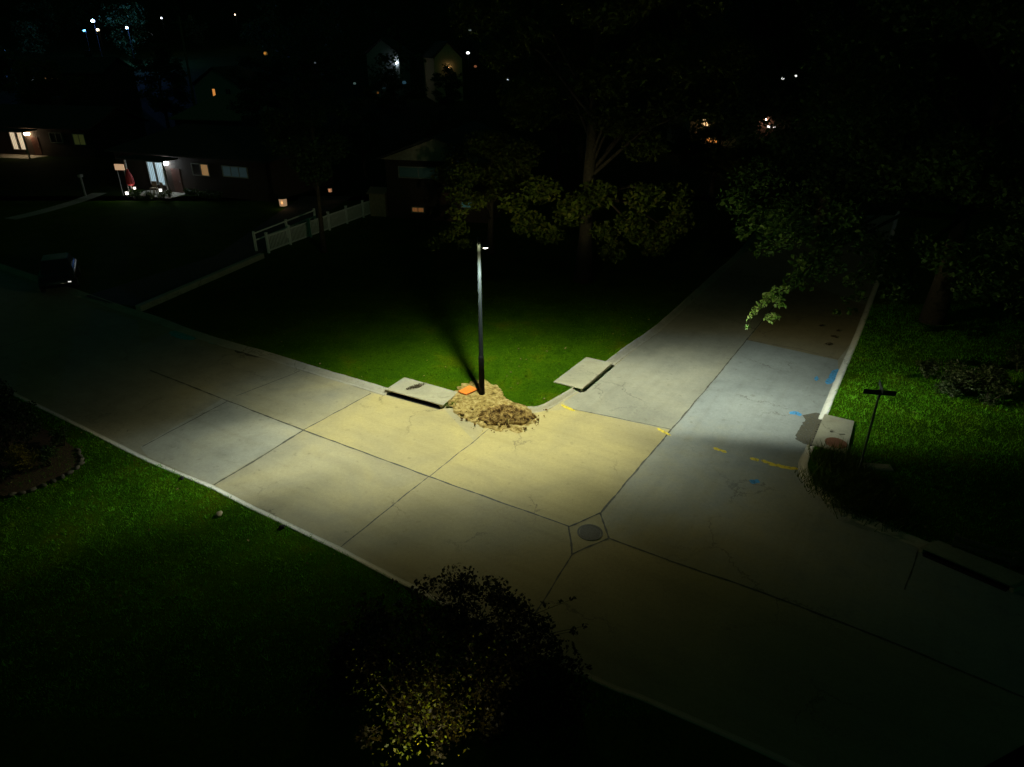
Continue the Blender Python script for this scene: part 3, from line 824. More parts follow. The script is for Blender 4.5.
tree('beech_tree', 'broad dark tree further back along the side road on its right', 21.0, 47.0, LZ, 19, 8.5, 3.0, 0.40, 14, 120, 1.7, 45000, 0.30, M['leaf_dark'])
tree('ash_tree', 'tall dark tree at the far right edge of the lit right lawn', 31.5, 29.0, LZ, 20, 8.0, 3.5, 0.42, 15, 110, 1.7, 45000, 0.28, M['leaf_dark'])
tree('linden_tree', 'low dark round tree over the dim end of the side road', 17.0, 60.0, 0, 7.0, 4.2, 2.2, 0.24, 16, 45, 1.1, 12000, 0.26, M['leaf_oak'])
# slim tree in front of the fence
st = G(324, 252, LZ)
tree('young_tree', 'slim straight dark tree standing in front of the white fence', st.x, st.y, LZ, 11, 2.6, 4.6, 0.17, 17, 40, 0.8, 9000, 0.20, M['leaf_dark'])

# foreground small tree under the camera, lit from below in its lower half
pl = Vector((-1.0, 10.3, LZ))
sprig = [P(x, y, 11.1 + 0.02 * k) for k, (x, y) in enumerate([(440, 580), (452, 574), (463, 577), (472, 576), (487, 581), (497, 588), (376, 574), (393, 582), (410, 592), (428, 590), (520, 614), (545, 606), (560, 602), (573, 599), (585, 626), (574, 631), (555, 640), (480, 592), (450, 590), (505, 604), (535, 622), (464, 586), (352, 606), (362, 596), (345, 622), (380, 600), (400, 604), (420, 600), (440, 596), (398, 590), (370, 616), (418, 582), (530, 640), (548, 655)])]
fg = tree('plum_bush', 'wide dark bush at the bottom with black leaf sprays against the road', pl.x, pl.y, LZ, 1.9, 2.3, 0.1, 0.06, 21, 110, 0.36, 15000, 0.085, M['leaf_plum'], cat='bush',
     extra=[((p.x - pl.x, p.y - pl.y, p.z - LZ), [.13, .10, .16, .12, .17, .12, .07, .10, .14, .15, .13, .12, .10, .07, .08, .12, .2, .2, .25, .25, .25, .2, .08, .1, .1, .14, .16, .2, .2, .08, .2, .09, .25, .2][k]) for k, p in enumerate(sprig)], limbs=20)
def added_spotlight():  # added lamp below the view, put in to light the yellow-green leaves
    p = (-1.6, 7.2, LZ)
    t = empty('added_spotlight', p, 0, 'added unseen spotlight on a stake, lighting the yellow-green bush from below', 'added spotlight')
    mb = MB(); mb.tube([(0, 0, -0.1), (0, 0, 0.16)], [0.008, 0.014], 8); mb.build('stake', M['black_plastic'], t)
    mb = MB(); mb.tube([(0, 0, 0.15), (0, 0.01, 0.19), (0, 0.015, 0.27)], [0.03, 0.055, 0.06], 12); mb.build('lamp_hood', M['black_plastic'], t)
    mb = MB(); mb.tube([(0, 0.015, 0.272), (0, 0.015, 0.276)], [0.05, 0.05], 12); mb.build('lens', glow('added_lens', (1.0, 0.78, 0.35), 1.0), t)
    ld = bpy.data.lights.new('added_beam', 'SPOT'); ld.energy = 230; ld.color = (1.0, 0.92, 0.48); ld.spot_size = R(95); ld.spot_blend = 0.8; ld.shadow_soft_size = 0.04
    lo = bpy.data.objects.new('added_beam', ld); col.objects.link(lo); lo.parent = t; lo.location = (0, 0.015, 0.30); lo.rotation_euler = (R(136), 0, 0)
added_spotlight()

# ------------------------------------------------------------------ grass blades on the lit lawns
def pt_in_poly(pts, poly):
    x, y = pts[:, 0], pts[:, 1]
    ins = np.zeros(len(pts), bool)
    px = np.array([p[0] for p in poly]); py = np.array([p[1] for p in poly])
    j = len(poly) - 1
    for i in range(len(poly)):
        cnd = ((py[i] > y) != (py[j] > y))
        xi = (px[j] - px[i]) * (y - py[i]) / (py[j] - py[i] + 1e-12) + px[i]
        ins ^= cnd & (x < xi)
        j = i
    return ins
def blades(pts, rng, h, w, zbase, lean=0.5):
    n = len(pts)
    ang = rng.random(n) * 2 * np.pi
    d = np.stack([np.cos(ang), np.sin(ang), np.zeros(n)], 1)
    la = rng.random(n) * 2 * np.pi
    hh = h * (0.5 + 0.9 * rng.random(n))
    tip = np.stack([np.cos(la) * hh * lean, np.sin(la) * hh * lean, hh], 1)
    b = np.concatenate([pts, np.full((n, 1), zbase)], 1)
    ww = (w * (0.6 + 0.8 * rng.random(n)))[:, None]
    v = np.stack([b - d * ww / 2, b + d * ww / 2, b + tip], 1).reshape(-1, 3)
    k = np.arange(n) * 3
    return v, np.stack([k, k + 1, k + 2], 1)
def tri_obj(name, v, f, mat, kind=None, parent=None):
    o = link(name, np_mesh(name, v, f), mat, parent)
    if kind: setp(o, kind=kind)
    return o
rg = np.random.default_rng(5)
sand_c = G(486, 399, LZ)
bed_c = Vector((-17.6, 19.3, 0))
def lawn_blades(poly, box, n, h, mat='blade'):
    p = np.stack([box[0] + rg.random(n) * (box[1] - box[0]), box[2] + rg.random(n) * (box[3] - box[2])], 1)
    p = p[pt_in_poly(p, poly)]
    # keep off the bare soil and off the mulch bed
    q = np.sqrt(((p - np.array([sand_c.x + 0.25, sand_c.y + 0.1])) / np.array([1.0, 0.8])) ** 2 @ np.ones(2))
    p = p[q > 0.85 + 0.35 * rg.random(len(p))]
    p = p[np.hypot(p[:, 0] - bed_c.x, p[:, 1] - bed_c.y) > 2.3]
    nz = np.array([mnoise.noise(Vector((a * 0.55, b * 0.55, 2))) + 0.5 * mnoise.noise(Vector((a * 1.9, b * 1.9, 5))) for a, b in p])
    p = p[rg.random(len(p)) < np.clip(1.15 - 1.7 * np.maximum(0, nz - 0.05), 0.25, 1)]
    v, f = blades(p, rg, h, 0.014, LZ - 0.005)
    # coarser tufts standing out of the turf
    t = p[rg.random(len(p)) < (0.012 if mat == 'blade' else 0.014)]
    t = np.repeat(t, 6, axis=0) + rg.normal(size=(len(t) * 6, 2)) * 0.035
    v2, f2 = blades(t, rg, h * 1.7, 0.022, LZ - 0.005, 0.8)
    f = np.concatenate([f, f2 + len(v)]); v = np.concatenate([v, v2])
    o = tri_obj('grass', v, f, M[mat], 'stuff')
    return o
lawn_blades(lawn_near, (-19, 3, 9.5, 27), 240000, 0.055, 'blade_lush')
lawn_blades(lawn_corner, (-16, 12, 22, 38), 150000, 0.055)
lawn_blades(lawn_right, (10, 25, 14, 34), 130000, 0.07, 'blade_lush')

def fallen_leaves():
    pts = np.stack([-18 + 42 * rg.random(900), 12 + 22 * rg.random(900)], 1)
    ok = pt_in_poly(pts, lawn_near) | pt_in_poly(pts, lawn_corner) | pt_in_poly(pts, lawn_right)
    c = pts[ok][:330]
    v, f = leaf_cloud([(x, y, LZ + 0.05) for x, y in c], [(0.01, 0.01, 0.008)] * len(c), len(c), 0.085, rg, 0.1, 2.0)
    o = link('fallen_leaves', np_mesh('fallen_leaves', v, f), plain('fallen_leaf', (0.20, 0.16, 0.06), 0.85, var=0.6, scale=3)); setp(o, kind='stuff')
fallen_leaves()
# ------------------------------------------------------------------ dug-up corner: bare soil, dirt pile, utility box, litter
def blob(c, rx, ry, n, jag, seed):
    return [Vector((c.x + rx * math.cos(a) * (1 + jag * mnoise.noise(Vector((math.cos(a) * 1.6, math.sin(a) * 1.6, seed)))),
                    c.y + ry * math.sin(a) * (1 + jag * mnoise.noise(Vector((math.cos(a) * 1.6, math.sin(a) * 1.6, seed + 9)))), 0))
            for a in [2 * math.pi * k / n for k in range(n)]]
def bare_soil():
    # low uneven apron of sandy clay, from the lawn down over the kerb on to the road
    out = [G(x, y) for x, y in [(455, 393), (462, 388), (472, 384), (482, 382), (489, 386), (496, 388), (502, 393), (504, 399), (512, 404), (522, 408), (532, 414), (535, 419), (528, 427), (512, 432), (494, 431), (478, 425), (463, 418), (452, 412), (449, 407), (454, 400)]]
    out = smooth_poly(out + [out[0]], 4)[:-1]
    c = sum(out, Vector()) / len(out)
    out = [a.lerp(b, q) for a, b in zip(out, out[1:] + out[:1]) for q in (0, 0.5)]
    rings = 22; vs = []; fs = []
    n = len(out)
    def zz(p, t):
        best = min(range(1, len(corner_edge) - 1), key=lambda k: (corner_edge[k] - p).length)
        tt = corner_edge[best + 1] - corner_edge[best - 1]; tt.z = 0; tt.normalize()
        d = (p - corner_edge[best]).dot(Vector((-tt.y, tt.x, 0)))
        u = min(1, max(0, (d + 0.75) / 0.8)); u = u * u * (3 - 2 * u)
        return 0.155 * u + 0.008 + (1 - t ** 4) * (0.03 + 0.05 * mnoise.noise(p * 2.3) + 0.014 * mnoise.noise(p * 7))
    for j in range(rings + 1):
        t = j / rings
        for i in range(n):
            jag = 1 + (0.16 * mnoise.noise(out[i] * 2.3) + 0.10 * mnoise.noise(out[i] * 7)) * t
            p = c.lerp(out[i], t * jag)
            vs.append((p.x, p.y, zz(p, t) - (0.03 if j == rings else 0)))
    fs = [(j * n + i, j * n + (i + 1) % n, (j + 1) * n + (i + 1) % n, (j + 1) * n + i) for j in range(rings) for i in range(n)]
    mb = MB(); mb.add(vs, fs)
    o = mb.build('bare_soil', M['sand'], smooth=True); setp(o, kind='structure')
bare_soil()
def clump_mesh(mb, c, r, rnd, mi=0):
    """rough clod: jittered low sphere"""
    bm = bmesh.new(); bmesh.ops.create_icosphere(bm, subdivisions=1, radius=1)
    vs = [Vector((v.co.x * r * (0.7 + 0.6 * rnd.random()), v.co.y * r * (0.7 + 0.6 * rnd.random()), v.co.z * r * 0.7 * (0.7 + 0.6 * rnd.random()))) + Vector(c) for v in bm.verts]
    mb.add(vs, [tuple(v.index for v in f.verts) for f in bm.faces], mi); bm.free()
def dirt_pile():
    c = G(504, 418, 0)
    t = empty('dirt_pile', (c.x, c.y, 0.05), 0, 'brown heap of dug-up soil and straw spilling on to the road below the lamp', 'dirt pile')
    rnd = random.Random(3)
    n, rings = 64, 22
    vs, fs = [], []
    for j in range(rings + 1):
        t_ = j / rings
        for i in range(n):
            a = 2 * math.pi * i / n
            jag = 1 + 0.30 * mnoise.noise(Vector((math.cos(a) * 1.6, math.sin(a) * 1.6, 4))) + 0.12 * mnoise.noise(Vector((math.cos(a) * 6, math.sin(a) * 6, 8)))
            x, y = 1.02 * t_ * jag * math.cos(a), 0.68 * t_ * jag * math.sin(a)
            z = 0.42 * (1 - t_ ** 1.8) + (1 - t_ ** 4) * (0.11 * mnoise.noise(Vector((x * 3.2, y * 3.2, 1))) + 0.07 * mnoise.noise(Vector((x * 8, y * 8, 2))) + 0.03 * mnoise.noise(Vector((x * 20, y * 20, 2))))
            vs.append((x, y, z - (0.08 if j == rings else 0)))
    fs = [(j * n + i, j * n + (i + 1) % n, (j + 1) * n + (i + 1) % n, (j + 1) * n + i) for j in range(rings) for i in range(n)]
    mb = MB(); mb.add(vs, fs); mb.build('mound', M['soil'], t, smooth=False)
    mb = MB()
    for _ in range(120):
        a = rnd.random() * 6.283; q = rnd.random() ** 0.6 * 1.75
        x, y = 1.05 * q * math.cos(a), 0.70 * q * math.sin(a)
        clump_mesh(mb, (x, y, max(0.02, 0.42 * (1 - min(1, q) ** 1.8) + (0.02 if y > -0.5 else -0.03))), 0.018 + 0.055 * rnd.random() ** 2.5, rnd)
    o = mb.build('clods', M['soil'], t); setp(o, kind='stuff')
    mb = MB()
    for _ in range(230):
        a = rnd.random() * 6.283; q = rnd.random() ** 0.6 * 1.15
        x, y = 1.05 * q * math.cos(a), 0.72 * q * math.sin(a)
        z = max(0.02, 0.37 * (1 - min(1, q) ** 1.8) + 0.05)
        l = 0.06 + 0.12 * rnd.random(); b = rnd.random() * 6.283; e = (rnd.random() - .4) * 0.6
        d = Vector((math.cos(b), math.sin(b), e)) * l; w = Vector((-math.sin(b), math.cos(b), 0)) * 0.006
        p = Vector((x, y, z))
        mb.add([p - d / 2 - w, p - d / 2 + w, p + d / 2 + w, p + d / 2 - w], [(0, 1, 2, 3)])
    o = mb.build('straw', M['straw'], t); setp(o, kind='stuff')
dirt_pile()
def utility_box():
    pts = [G(x, y, 0.26) for x, y in [(457.6, 391), (469.3, 385), (477.7, 388.5), (466, 394.3)]]
    c = sum(pts, Vector()) / 4
    t = empty('utility_box', (c.x, c.y, LZ), 0, 'bright orange square utility box lid left of the lamp foot', 'utility box')
    q = [Vector((p.x - c.x, p.y - c.y, 0)) for p in pts]
    mb = MB(); mb.prism([p * 0.86 for p in q], -0.08, 0.085); mb.build('body', M['black_plastic'], t, bevel=0.01)
    mb = MB(); mb.prism(q, 0.09, 0.14); mb.build('lid', M['orange'], t, bevel=0.012)
utility_box()
def sand_tufts():
    rng = np.random.default_rng(91)
    ce = [G(x, y, LZ) for x, y in [(452, 404), (459, 401), (470, 400), (476, 397), (487, 391), (493, 396), (500, 400), (465, 396), (448, 405), (510, 405)]]
    pts = np.concatenate([np.array([c.x, c.y]) + rng.normal(size=(45, 2)) * 0.07 for c in ce])
    v, f = blades(pts, rng, 0.10, 0.016, LZ - 0.02, 0.8)
    tri_obj('grass', v, f, M['blade'], 'stuff')
sand_tufts()
def litter(name, c, rx, ry, n, label, mat, seed, size=0.06, cat='leaf litter', hgt=0.05):
    rng = np.random.default_rng(seed)
    v, f = leaf_cloud([(0, 0, hgt * 0.6)], [(rx, ry, hgt)], n, size, rng, 0.1, 1.5)
    v[:, 2] = np.maximum(v[:, 2], 0.004)
    o = link(name, np_mesh(name, v, f), mat); o.location = c
    setp(o, label, cat)
    return o
M['deadleaf'] = plain('dead_leaves', (0.075, 0.052, 0.022), 0.9, var=0.5)
lc = G(416, 387, 0.183)
o = litter('leaf_litter', lc, 0.44, 0.16, 260, 'heap of dead brown leaves lying on the left storm drain slab', M['deadleaf'], 9); o.rotation_euler.z = R(38)
# dark twigs and leaves at the far right kerb of the side road
for k, (x, y, rx, ry) in enumerate([(828, 344.5, .30, .10), (834, 337, .10, .16), (838, 331, .10, .08), (821, 326, .14, .08)]):
    o = litter('leaf_litter', G(x, y, 0.006), rx, ry, 70, ['longest dark clump of fallen leaves at the end of the trail near the kerb', 'dark clump of fallen leaves in the middle of the trail near the kerb', 'small dark clump of fallen leaves close under the overhanging branch', 'faint dark leaf scrap alone towards the middle of the side road'][k], M['deadleaf'], 60 + k, 0.07)
    o['group'] = 'fallen leaf clumps on the side road'; o.rotation_euler.z = 0.5
def stone(name, c, d, mat, label, seed, cat='stone'):
    rnd = random.Random(seed)
    bm = bmesh.new(); bmesh.ops.create_icosphere(bm, subdivisions=2, radius=1)
    for v in bm.verts:
        k = 1 + 0.25 * mnoise.noise(v.co * 1.5 + Vector((seed, 0, 0)))
        v.co = Vector((v.co.x * d[0] * k, v.co.y * d[1] * k, v.co.z * d[2] * k))
    me = bpy.data.meshes.new(name); bm.to_mesh(me); bm.free()
    o = link(name, me, mat, smooth=True); o.location = c; o.rotation_euler.z = rnd.random() * 6
    if label: setp(o, label, cat)
    return o
stone('stone', G(219, 514, LZ + .03), (0.15, 0.09, 0.06), plain('tan_stone', (0.42, 0.33, 0.19), 0.9), 'flat tan stone lying alone on the near left lawn', 3)
stone('stone', G(282, 527, LZ + .03), (0.10, 0.07, 0.07), M['void'], 'black lump lying on the grass edge of the near kerb', 5)
stone('stone', G(182, 478, LZ + .03), (0.09, 0.06, 0.05), M['void'], 'small dark lump at the kerb edge above the tan stone', 6)

# ------------------------------------------------------------------ right corner: street sign, cover, weeds, shrubs
def street_sign():
    b = G(858, 474, LZ)
    t = empty('street_sign', b, 0, 'dark street name sign on a thin post among weeds at the right corner', 'street sign')
    mb = MB(); mb.tube([(0, 0, -0.2), (0, 0, 1.4), (0.0, 0, 2.78)], 0.033, 8); mb.build('post', M['galv'], t)
    for zb, hb in ((2.80, 0.08), (3.00, 0.05)):
        mb = MB(); mb.box((0, 0, zb), (0.05, 0.08, hb)); mb.build('bracket', M['dark_metal'], t)
    mb = MB(); mb.box((0, 0, 2.90), (0.92, 0.012, 0.16), R(-10)); mb.build('name_blade', [M['sign_back']], t, bevel=0.004)
    mb = MB(); mb.box((0, 0, 3.08), (0.76, 0.012, 0.15), R(72)); mb.build('name_blade', [M['sign_back']], t, bevel=0.004)
street_sign()
def ground_cover():
    c = G(876, 467.5, LZ)
    t = empty('utility_cover', c, R(-8), 'pale flush concrete cover in the grass behind the street sign post', 'utility cover')
    mb = MB(); mb.box((0, 0, 0.02), (0.95, 0.34, 0.07)); mb.build('frame', M['slab'], t, bevel=0.01)
    mb = MB(); mb.box((0, 0, 0.062), (0.80, 0.24, 0.012)); mb.build('lid', M['slab'], t)
ground_cover()
def weed_clump(x, y, r, h, n, label, seed):
    rng = np.random.default_rng(seed)
    p = rng.normal(size=(n, 2)) * r * 0.5
    v, f = blades(np.clip(p, -r, r), rng, h * 0.8, 0.024, -0.01, 0.6)
    o = tri_obj('weed_clump', v, f, M['weedblade']); o.location = (x, y, LZ)
    setp(o, label, 'weeds', 'tall weed clumps along the right corner kerb')
wl = ['tall dark weed clump just below the rusty-lidded drain slab', 'tall dark weed clump at the foot of the street sign', 'weed clump spilling over the kerb on the inside of the bend',
      'low tangled weeds along the kerb right of the bend', 'dim weed clump behind the kerb below the street sign', 'dark weeds at the kerb where the light fades on the right']
for k, (x, y, r, h, n) in enumerate([(836, 462, 0.75, 0.45, 900), (858, 478, 0.6, 0.45, 700), (825, 484, 0.7, 0.32, 800), (850, 503, 0.75, 0.35, 900), (868, 492, 0.8, 0.42, 900), (885, 512, 0.9, 0.40, 900)]):
    g = G(x, y, LZ); weed_clump(g.x, g.y, r, h, n, wl[k], 70 + k)
def shrub(name, label, x, y, h, r, n, size, mat, seed, ncl=14, group=None, cat='shrub'):
    rng = np.random.default_rng(seed)
    t = empty(name, (x, y, LZ), 0, label, cat, group)
    ce, ra = crown_clumps(rng, ncl, r * 0.8, h * 0.15, h * 0.95, r * 0.35, 0.3)
    v, f = leaf_cloud(ce, ra, n, size, rng)
    v[:, 2] = np.maximum(v[:, 2], 0.02)
    link('foliage', np_mesh('foliage', v, f), mat, t)
    mb = MB()
    for c in ce[::2]:
        mb.tube([(c[0] * .1, c[1] * .1, -0.05), (c[0] * .6, c[1] * .6, c[2] * .55), tuple(c)], [0.02, 0.014, 0.006], 5, cap=False)
    mb.build('stems', M['bark'], t)
    return t
for k, (x, y, h, r, n) in enumerate([(950, 396, 1.25, 1.1, 2600), (985, 402, 1.5, 1.2, 2600), (925, 378, 0.8, 0.6, 900), (1018, 372, 1.3, 1.1, 1800)]):
    g = G(x, y, LZ)
    shrub('leafy_shrub', ['pale-leaved shrub nearest the street sign on the right lawn', 'taller dark shrub with pale leaf edges at the right of the lawn', 'small low shrub in front of the pale-leaved shrubs', 'dim shrub cut by the right edge of the picture'][k], g.x, g.y, h, r, n, 0.10, M['leaf_shrub'], 80 + k, group='shrubs on the right lawn')
def timber_rail():
    a, b = G(953, 548, LZ), G(1075, 586, LZ)
    t = empty('post_and_rail_fence', a, 0, 'low weathered timber rail with short posts by the right kerb', 'fence')
    d = b - a
    for q in (0.0, 0.5, 1.0):
        mb = MB(); mb.box((d.x * q, d.y * q, 0.20), (0.10, 0.10, 0.55), math.atan2(d.y, d.x)); mb.build('post', M['wood'], t, bevel=0.01)
    for z in (0.40, 0.2):
        mb = MB(); mb.box((d.x / 2, d.y / 2 - 0.075, z), (d.length + 0.2, 0.045, 0.11), math.atan2(d.y, d.x)); mb.build('rail', M['wood'], t, bevel=0.008)
timber_rail()

# ------------------------------------------------------------------ left flower bed
def flower_bed():
    g = [G(x, y, LZ) for x, y in [(-60, 470), (0, 496), (25, 493), (52, 482), (72, 472), (82, 462), (76, 450), (62, 440), (40, 428), (0, 415), (-60, 415)]]
    out = smooth_poly(g + [g[0]], 4)[:-1]
    o = sheet('mulch_bed', out, LZ + 0.03, M['mulch']); 
    rnd = random.Random(8)
    eb = smooth_poly([G(x, y, LZ) for x, y in [(2, 497), (27, 493), (52, 483), (72, 473), (82, 463), (78, 451)]], 12)
    acc = 0; last = eb[0]; k = 0
    lab = 'rough grey edging stone bordering the left mulch bed'
    for p in eb:
        if (p - last).length > 0.24:
            s = stone('edging_stone', (p.x, p.y, LZ + 0.05), (0.12, 0.07, 0.06), M['stone'], lab, 100 + k, 'edging stone')
            s['group'] = 'edging stones of the left mulch bed'
            last = p; k += 1
flower_bed()
for k, (x, y, h, r, n, mt, lab) in enumerate([
    (22, 470, 1.0, 0.75, 1500, 'leaf_gold', 'low golden-brown shrub in the left mulch bed'),
    (52, 465, 0.7, 0.6, 900, 'leaf_dark', 'small dark green shrub at the tip of the left mulch bed'),
    (2, 482, 0.7, 0.7, 900, 'leaf_dark', 'dark low shrub at the left edge of the mulch bed'),
    (64, 446, 0.8, 0.5, 800, 'leaf_dark', 'thin dark shrub between the mulch bed and the kerb')]):
    g = G(x, y, LZ); shrub('bed_shrub', lab, g.x, g.y, h, r, n, 0.07, M[mt], 120 + k, group='shrubs in the left mulch bed')
def conifer(x, y, h, r, n, label, seed):
    rng = np.random.default_rng(seed)
    t = empty('conifer', (x, y, LZ), 0, label, 'conifer')
    ce, ra = [], []
    for k in range(110):
        q = rng.random() ** 0.8; a = rng.random() * 6.283
        rr = r * (1 - q * 0.93) * (0.55 + 0.5 * rng.random())
        ce.append(np.array([rr * math.cos(a), rr * math.sin(a), 0.25 + q * (h - 0.3)])); s = 0.28 * (1.2 - 0.6 * q); ra.append((s, s, s * 0.5))
    v, f = leaf_cloud(ce, ra, n, 0.085, rng, 0.6, 0.2)
    link('crown', np_mesh('crown', v, f), M['needle'], t)
    mb = MB(); mb.tube([(0, 0, -0.1), (0, 0, h * 0.5), (0, 0, h * 0.95)], [0.09, 0.06, 0.015], 8); mb.build('trunk', M['bark'], t)
shrub('yellow_bush', 'low bush with scattered yellow-green lit leaves in front of the wide dark bush', -1.65, 9.15, 1.9, 1.65, 1150, 0.075, M['leaf_yellow'], 23, ncl=26, cat='bush')
shrub('dark_bush', 'low dark bush at the left end of the planting by the near lawn', -3.2, 10.3, 1.2, 1.1, 2600, 0.09, M['leaf_plum'], 25, ncl=20, cat='bush')
shrub('dark_bush', 'low dark bush right of the yellow-green lit one', 0.55, 9.6, 1.4, 1.3, 2600, 0.10, M['leaf_plum'], 24, ncl=20, cat='bush')
g = G(12, 452, LZ); conifer(g.x, g.y, 3.1, 1.35, 6500, 'black-green conifer filling the left edge above the mulch bed', 130)
g = G(-20, 440, LZ); conifer(g.x, g.y, 4.2, 1.5, 6000, 'taller black-green conifer cut by the left edge of the picture', 131)

# ------------------------------------------------------------------ white fence, low wall, drive and walk
def picket_fence():
    a, b = G(269, 253, LZ), G(379, 212, LZ)
    d = b - a; L = d.length; ang = math.atan2(d.y, d.x)
    t = empty('picket_fence', a, ang, 'white picket fence running up to the house with the pale gable', 'fence')
    npan = 6
    for k in range(npan + 1):
        mb = MB(); mb.box((L * k / npan, 0, 0.62), (0.13, 0.13, 1.34)); mb.box((L * k / npan, 0, 1.31), (0.17, 0.17, 0.05)); mb.build('post', M['white'], t, bevel=0.006)
    for k in range(npan):
        x0 = L * k / npan + 0.08; x1 = L * (k + 1) / npan - 0.08
        mb = MB()
        for z in (0.16, 1.08): mb.box(((x0 + x1) / 2, 0, z), (x1 - x0, 0.05, 0.10))
        n = int((x1 - x0) / 0.13)
        for j in range(n): mb.box((x0 + (j + 0.5) * (x1 - x0) / n, 0, 0.62), (0.055, 0.03, 0.82))
        mb.build('picket_panel', M['white'], t)
picket_fence()
def handrail():
    a, b = G(256.5, 251, LZ), G(316, 226, LZ)
    d = b - a; L = d.length; ang = math.atan2(d.y, d.x)
    t = empty('handrail', a, ang, 'white open handrail just behind the near end of the picket fence', 'handrail')
    for k in range(3):
        mb = MB(); mb.box((L * k / 2, 0, 0.62), (0.13, 0.13, 1.34)); mb.build('post', M['white'], t, bevel=0.006)
    for z in (1.15, 0.7):
        mb = MB(); mb.box((L / 2, 0, z), (L - 0.14, 0.05, 0.09)); mb.build('rail', M['white'], t)
handrail()
def low_wall():
    a, b = G(138, 308, 0.3), G(262, 255, 0.3)
    d = b - a
    mb = MB(); mb.box(((a.x + b.x) / 2, (a.y + b.y) / 2, 0.17), (d.length, 0.34, 0.5), math.atan2(d.y, d.x))
    o = mb.build('retaining_wall', M['kerb'], bevel=0.015)
    setp(o, 'low pale concrete wall leading from the road to the white fence', 'wall')
low_wall()
drv = [G(110, 303, LZ), G(134, 306, LZ), G(262, 252, LZ), Vector((-14, 62, 0)), Vector((-18.5, 62, 0)), G(215, 256, LZ), G(85, 296, LZ)]
sheet('driveway', drv, LZ + 0.005, M['asphalt'])
def walk(pts, w, name='path'):
    L = px_line(pts, LZ, 5); a = offset(L, w / 2); b = offset(L, -w / 2)
    sheet(name, a + b[::-1], LZ + 0.008, M['kerb'])
walk([(10, 219), (40, 212), (75, 202), (100, 193)], 1.3)

# ------------------------------------------------------------------ houses
def gable(mb, L, D, z, rh, over, axis='x', th=0.14, mi=0):
    """pitched roof, ridge along x (or y); real thickness"""
    x0, x1, y0, y1 = -over, L + over, -over, D + over
    if axis == 'x':
        ym = D / 2
        for s in (0, 1):
            ye = y0 if s == 0 else y1
            e0, e1, r1, r0 = (x0, ye, z), (x1, ye, z), (x1, ym, z + rh), (x0, ym, z + rh)
            q = [e0, e1, r1, r0]; mb.add(q + [(a, b, c + th) for a, b, c in q], [(0, 1, 2, 3), (4, 7, 6, 5), (0, 4, 5, 1), (3, 2, 6, 7), (0, 3, 7, 4), (1, 5, 6, 2)], mi)
    else:
        xm = L / 2
        for s in (0, 1):
            xe = x0 if s == 0 else x1
            e0, e1, r1, r0 = (xe, y0, z), (xe, y1, z), (xm, y1, z + rh), (xm, y0, z + rh)
            q = [e0, e1, r1, r0]; mb.add(q + [(a, b, c + th) for a, b, c in q], [(0, 1, 2, 3), (4, 7, 6, 5), (0, 4, 5, 1), (3, 2, 6, 7), (0, 3, 7, 4), (1, 5, 6, 2)], mi)
def hip(mb, L, D, z, rh, over, th=0.14):
    x0, x1, y0, y1 = -over, L + over, -over, D + over
    i = min((x1 - x0), (y1 - y0)) / 2; ym = D / 2
    r0, r1 = (x0 + i, ym, z + rh), (max(x0 + i, x1 - i), ym, z + rh)
    b = [(x0, y0, z), (x1, y0, z), (x1, y1, z), (x0, y1, z)]
    t = [(x, y, zz + th) for x, y, zz in b]
    vs = b + t + [(r0[0], r0[1], r0[2] + th), (r1[0], r1[1], r1[2] + th)]
    mb.add(vs, [(3, 2, 1, 0), (0, 1, 5, 4), (1, 2, 6, 5), (2, 3, 7, 6), (3, 0, 4, 7), (4, 5, 9, 8), (6, 7, 8, 9), (5, 6, 9), (7, 4, 8)])
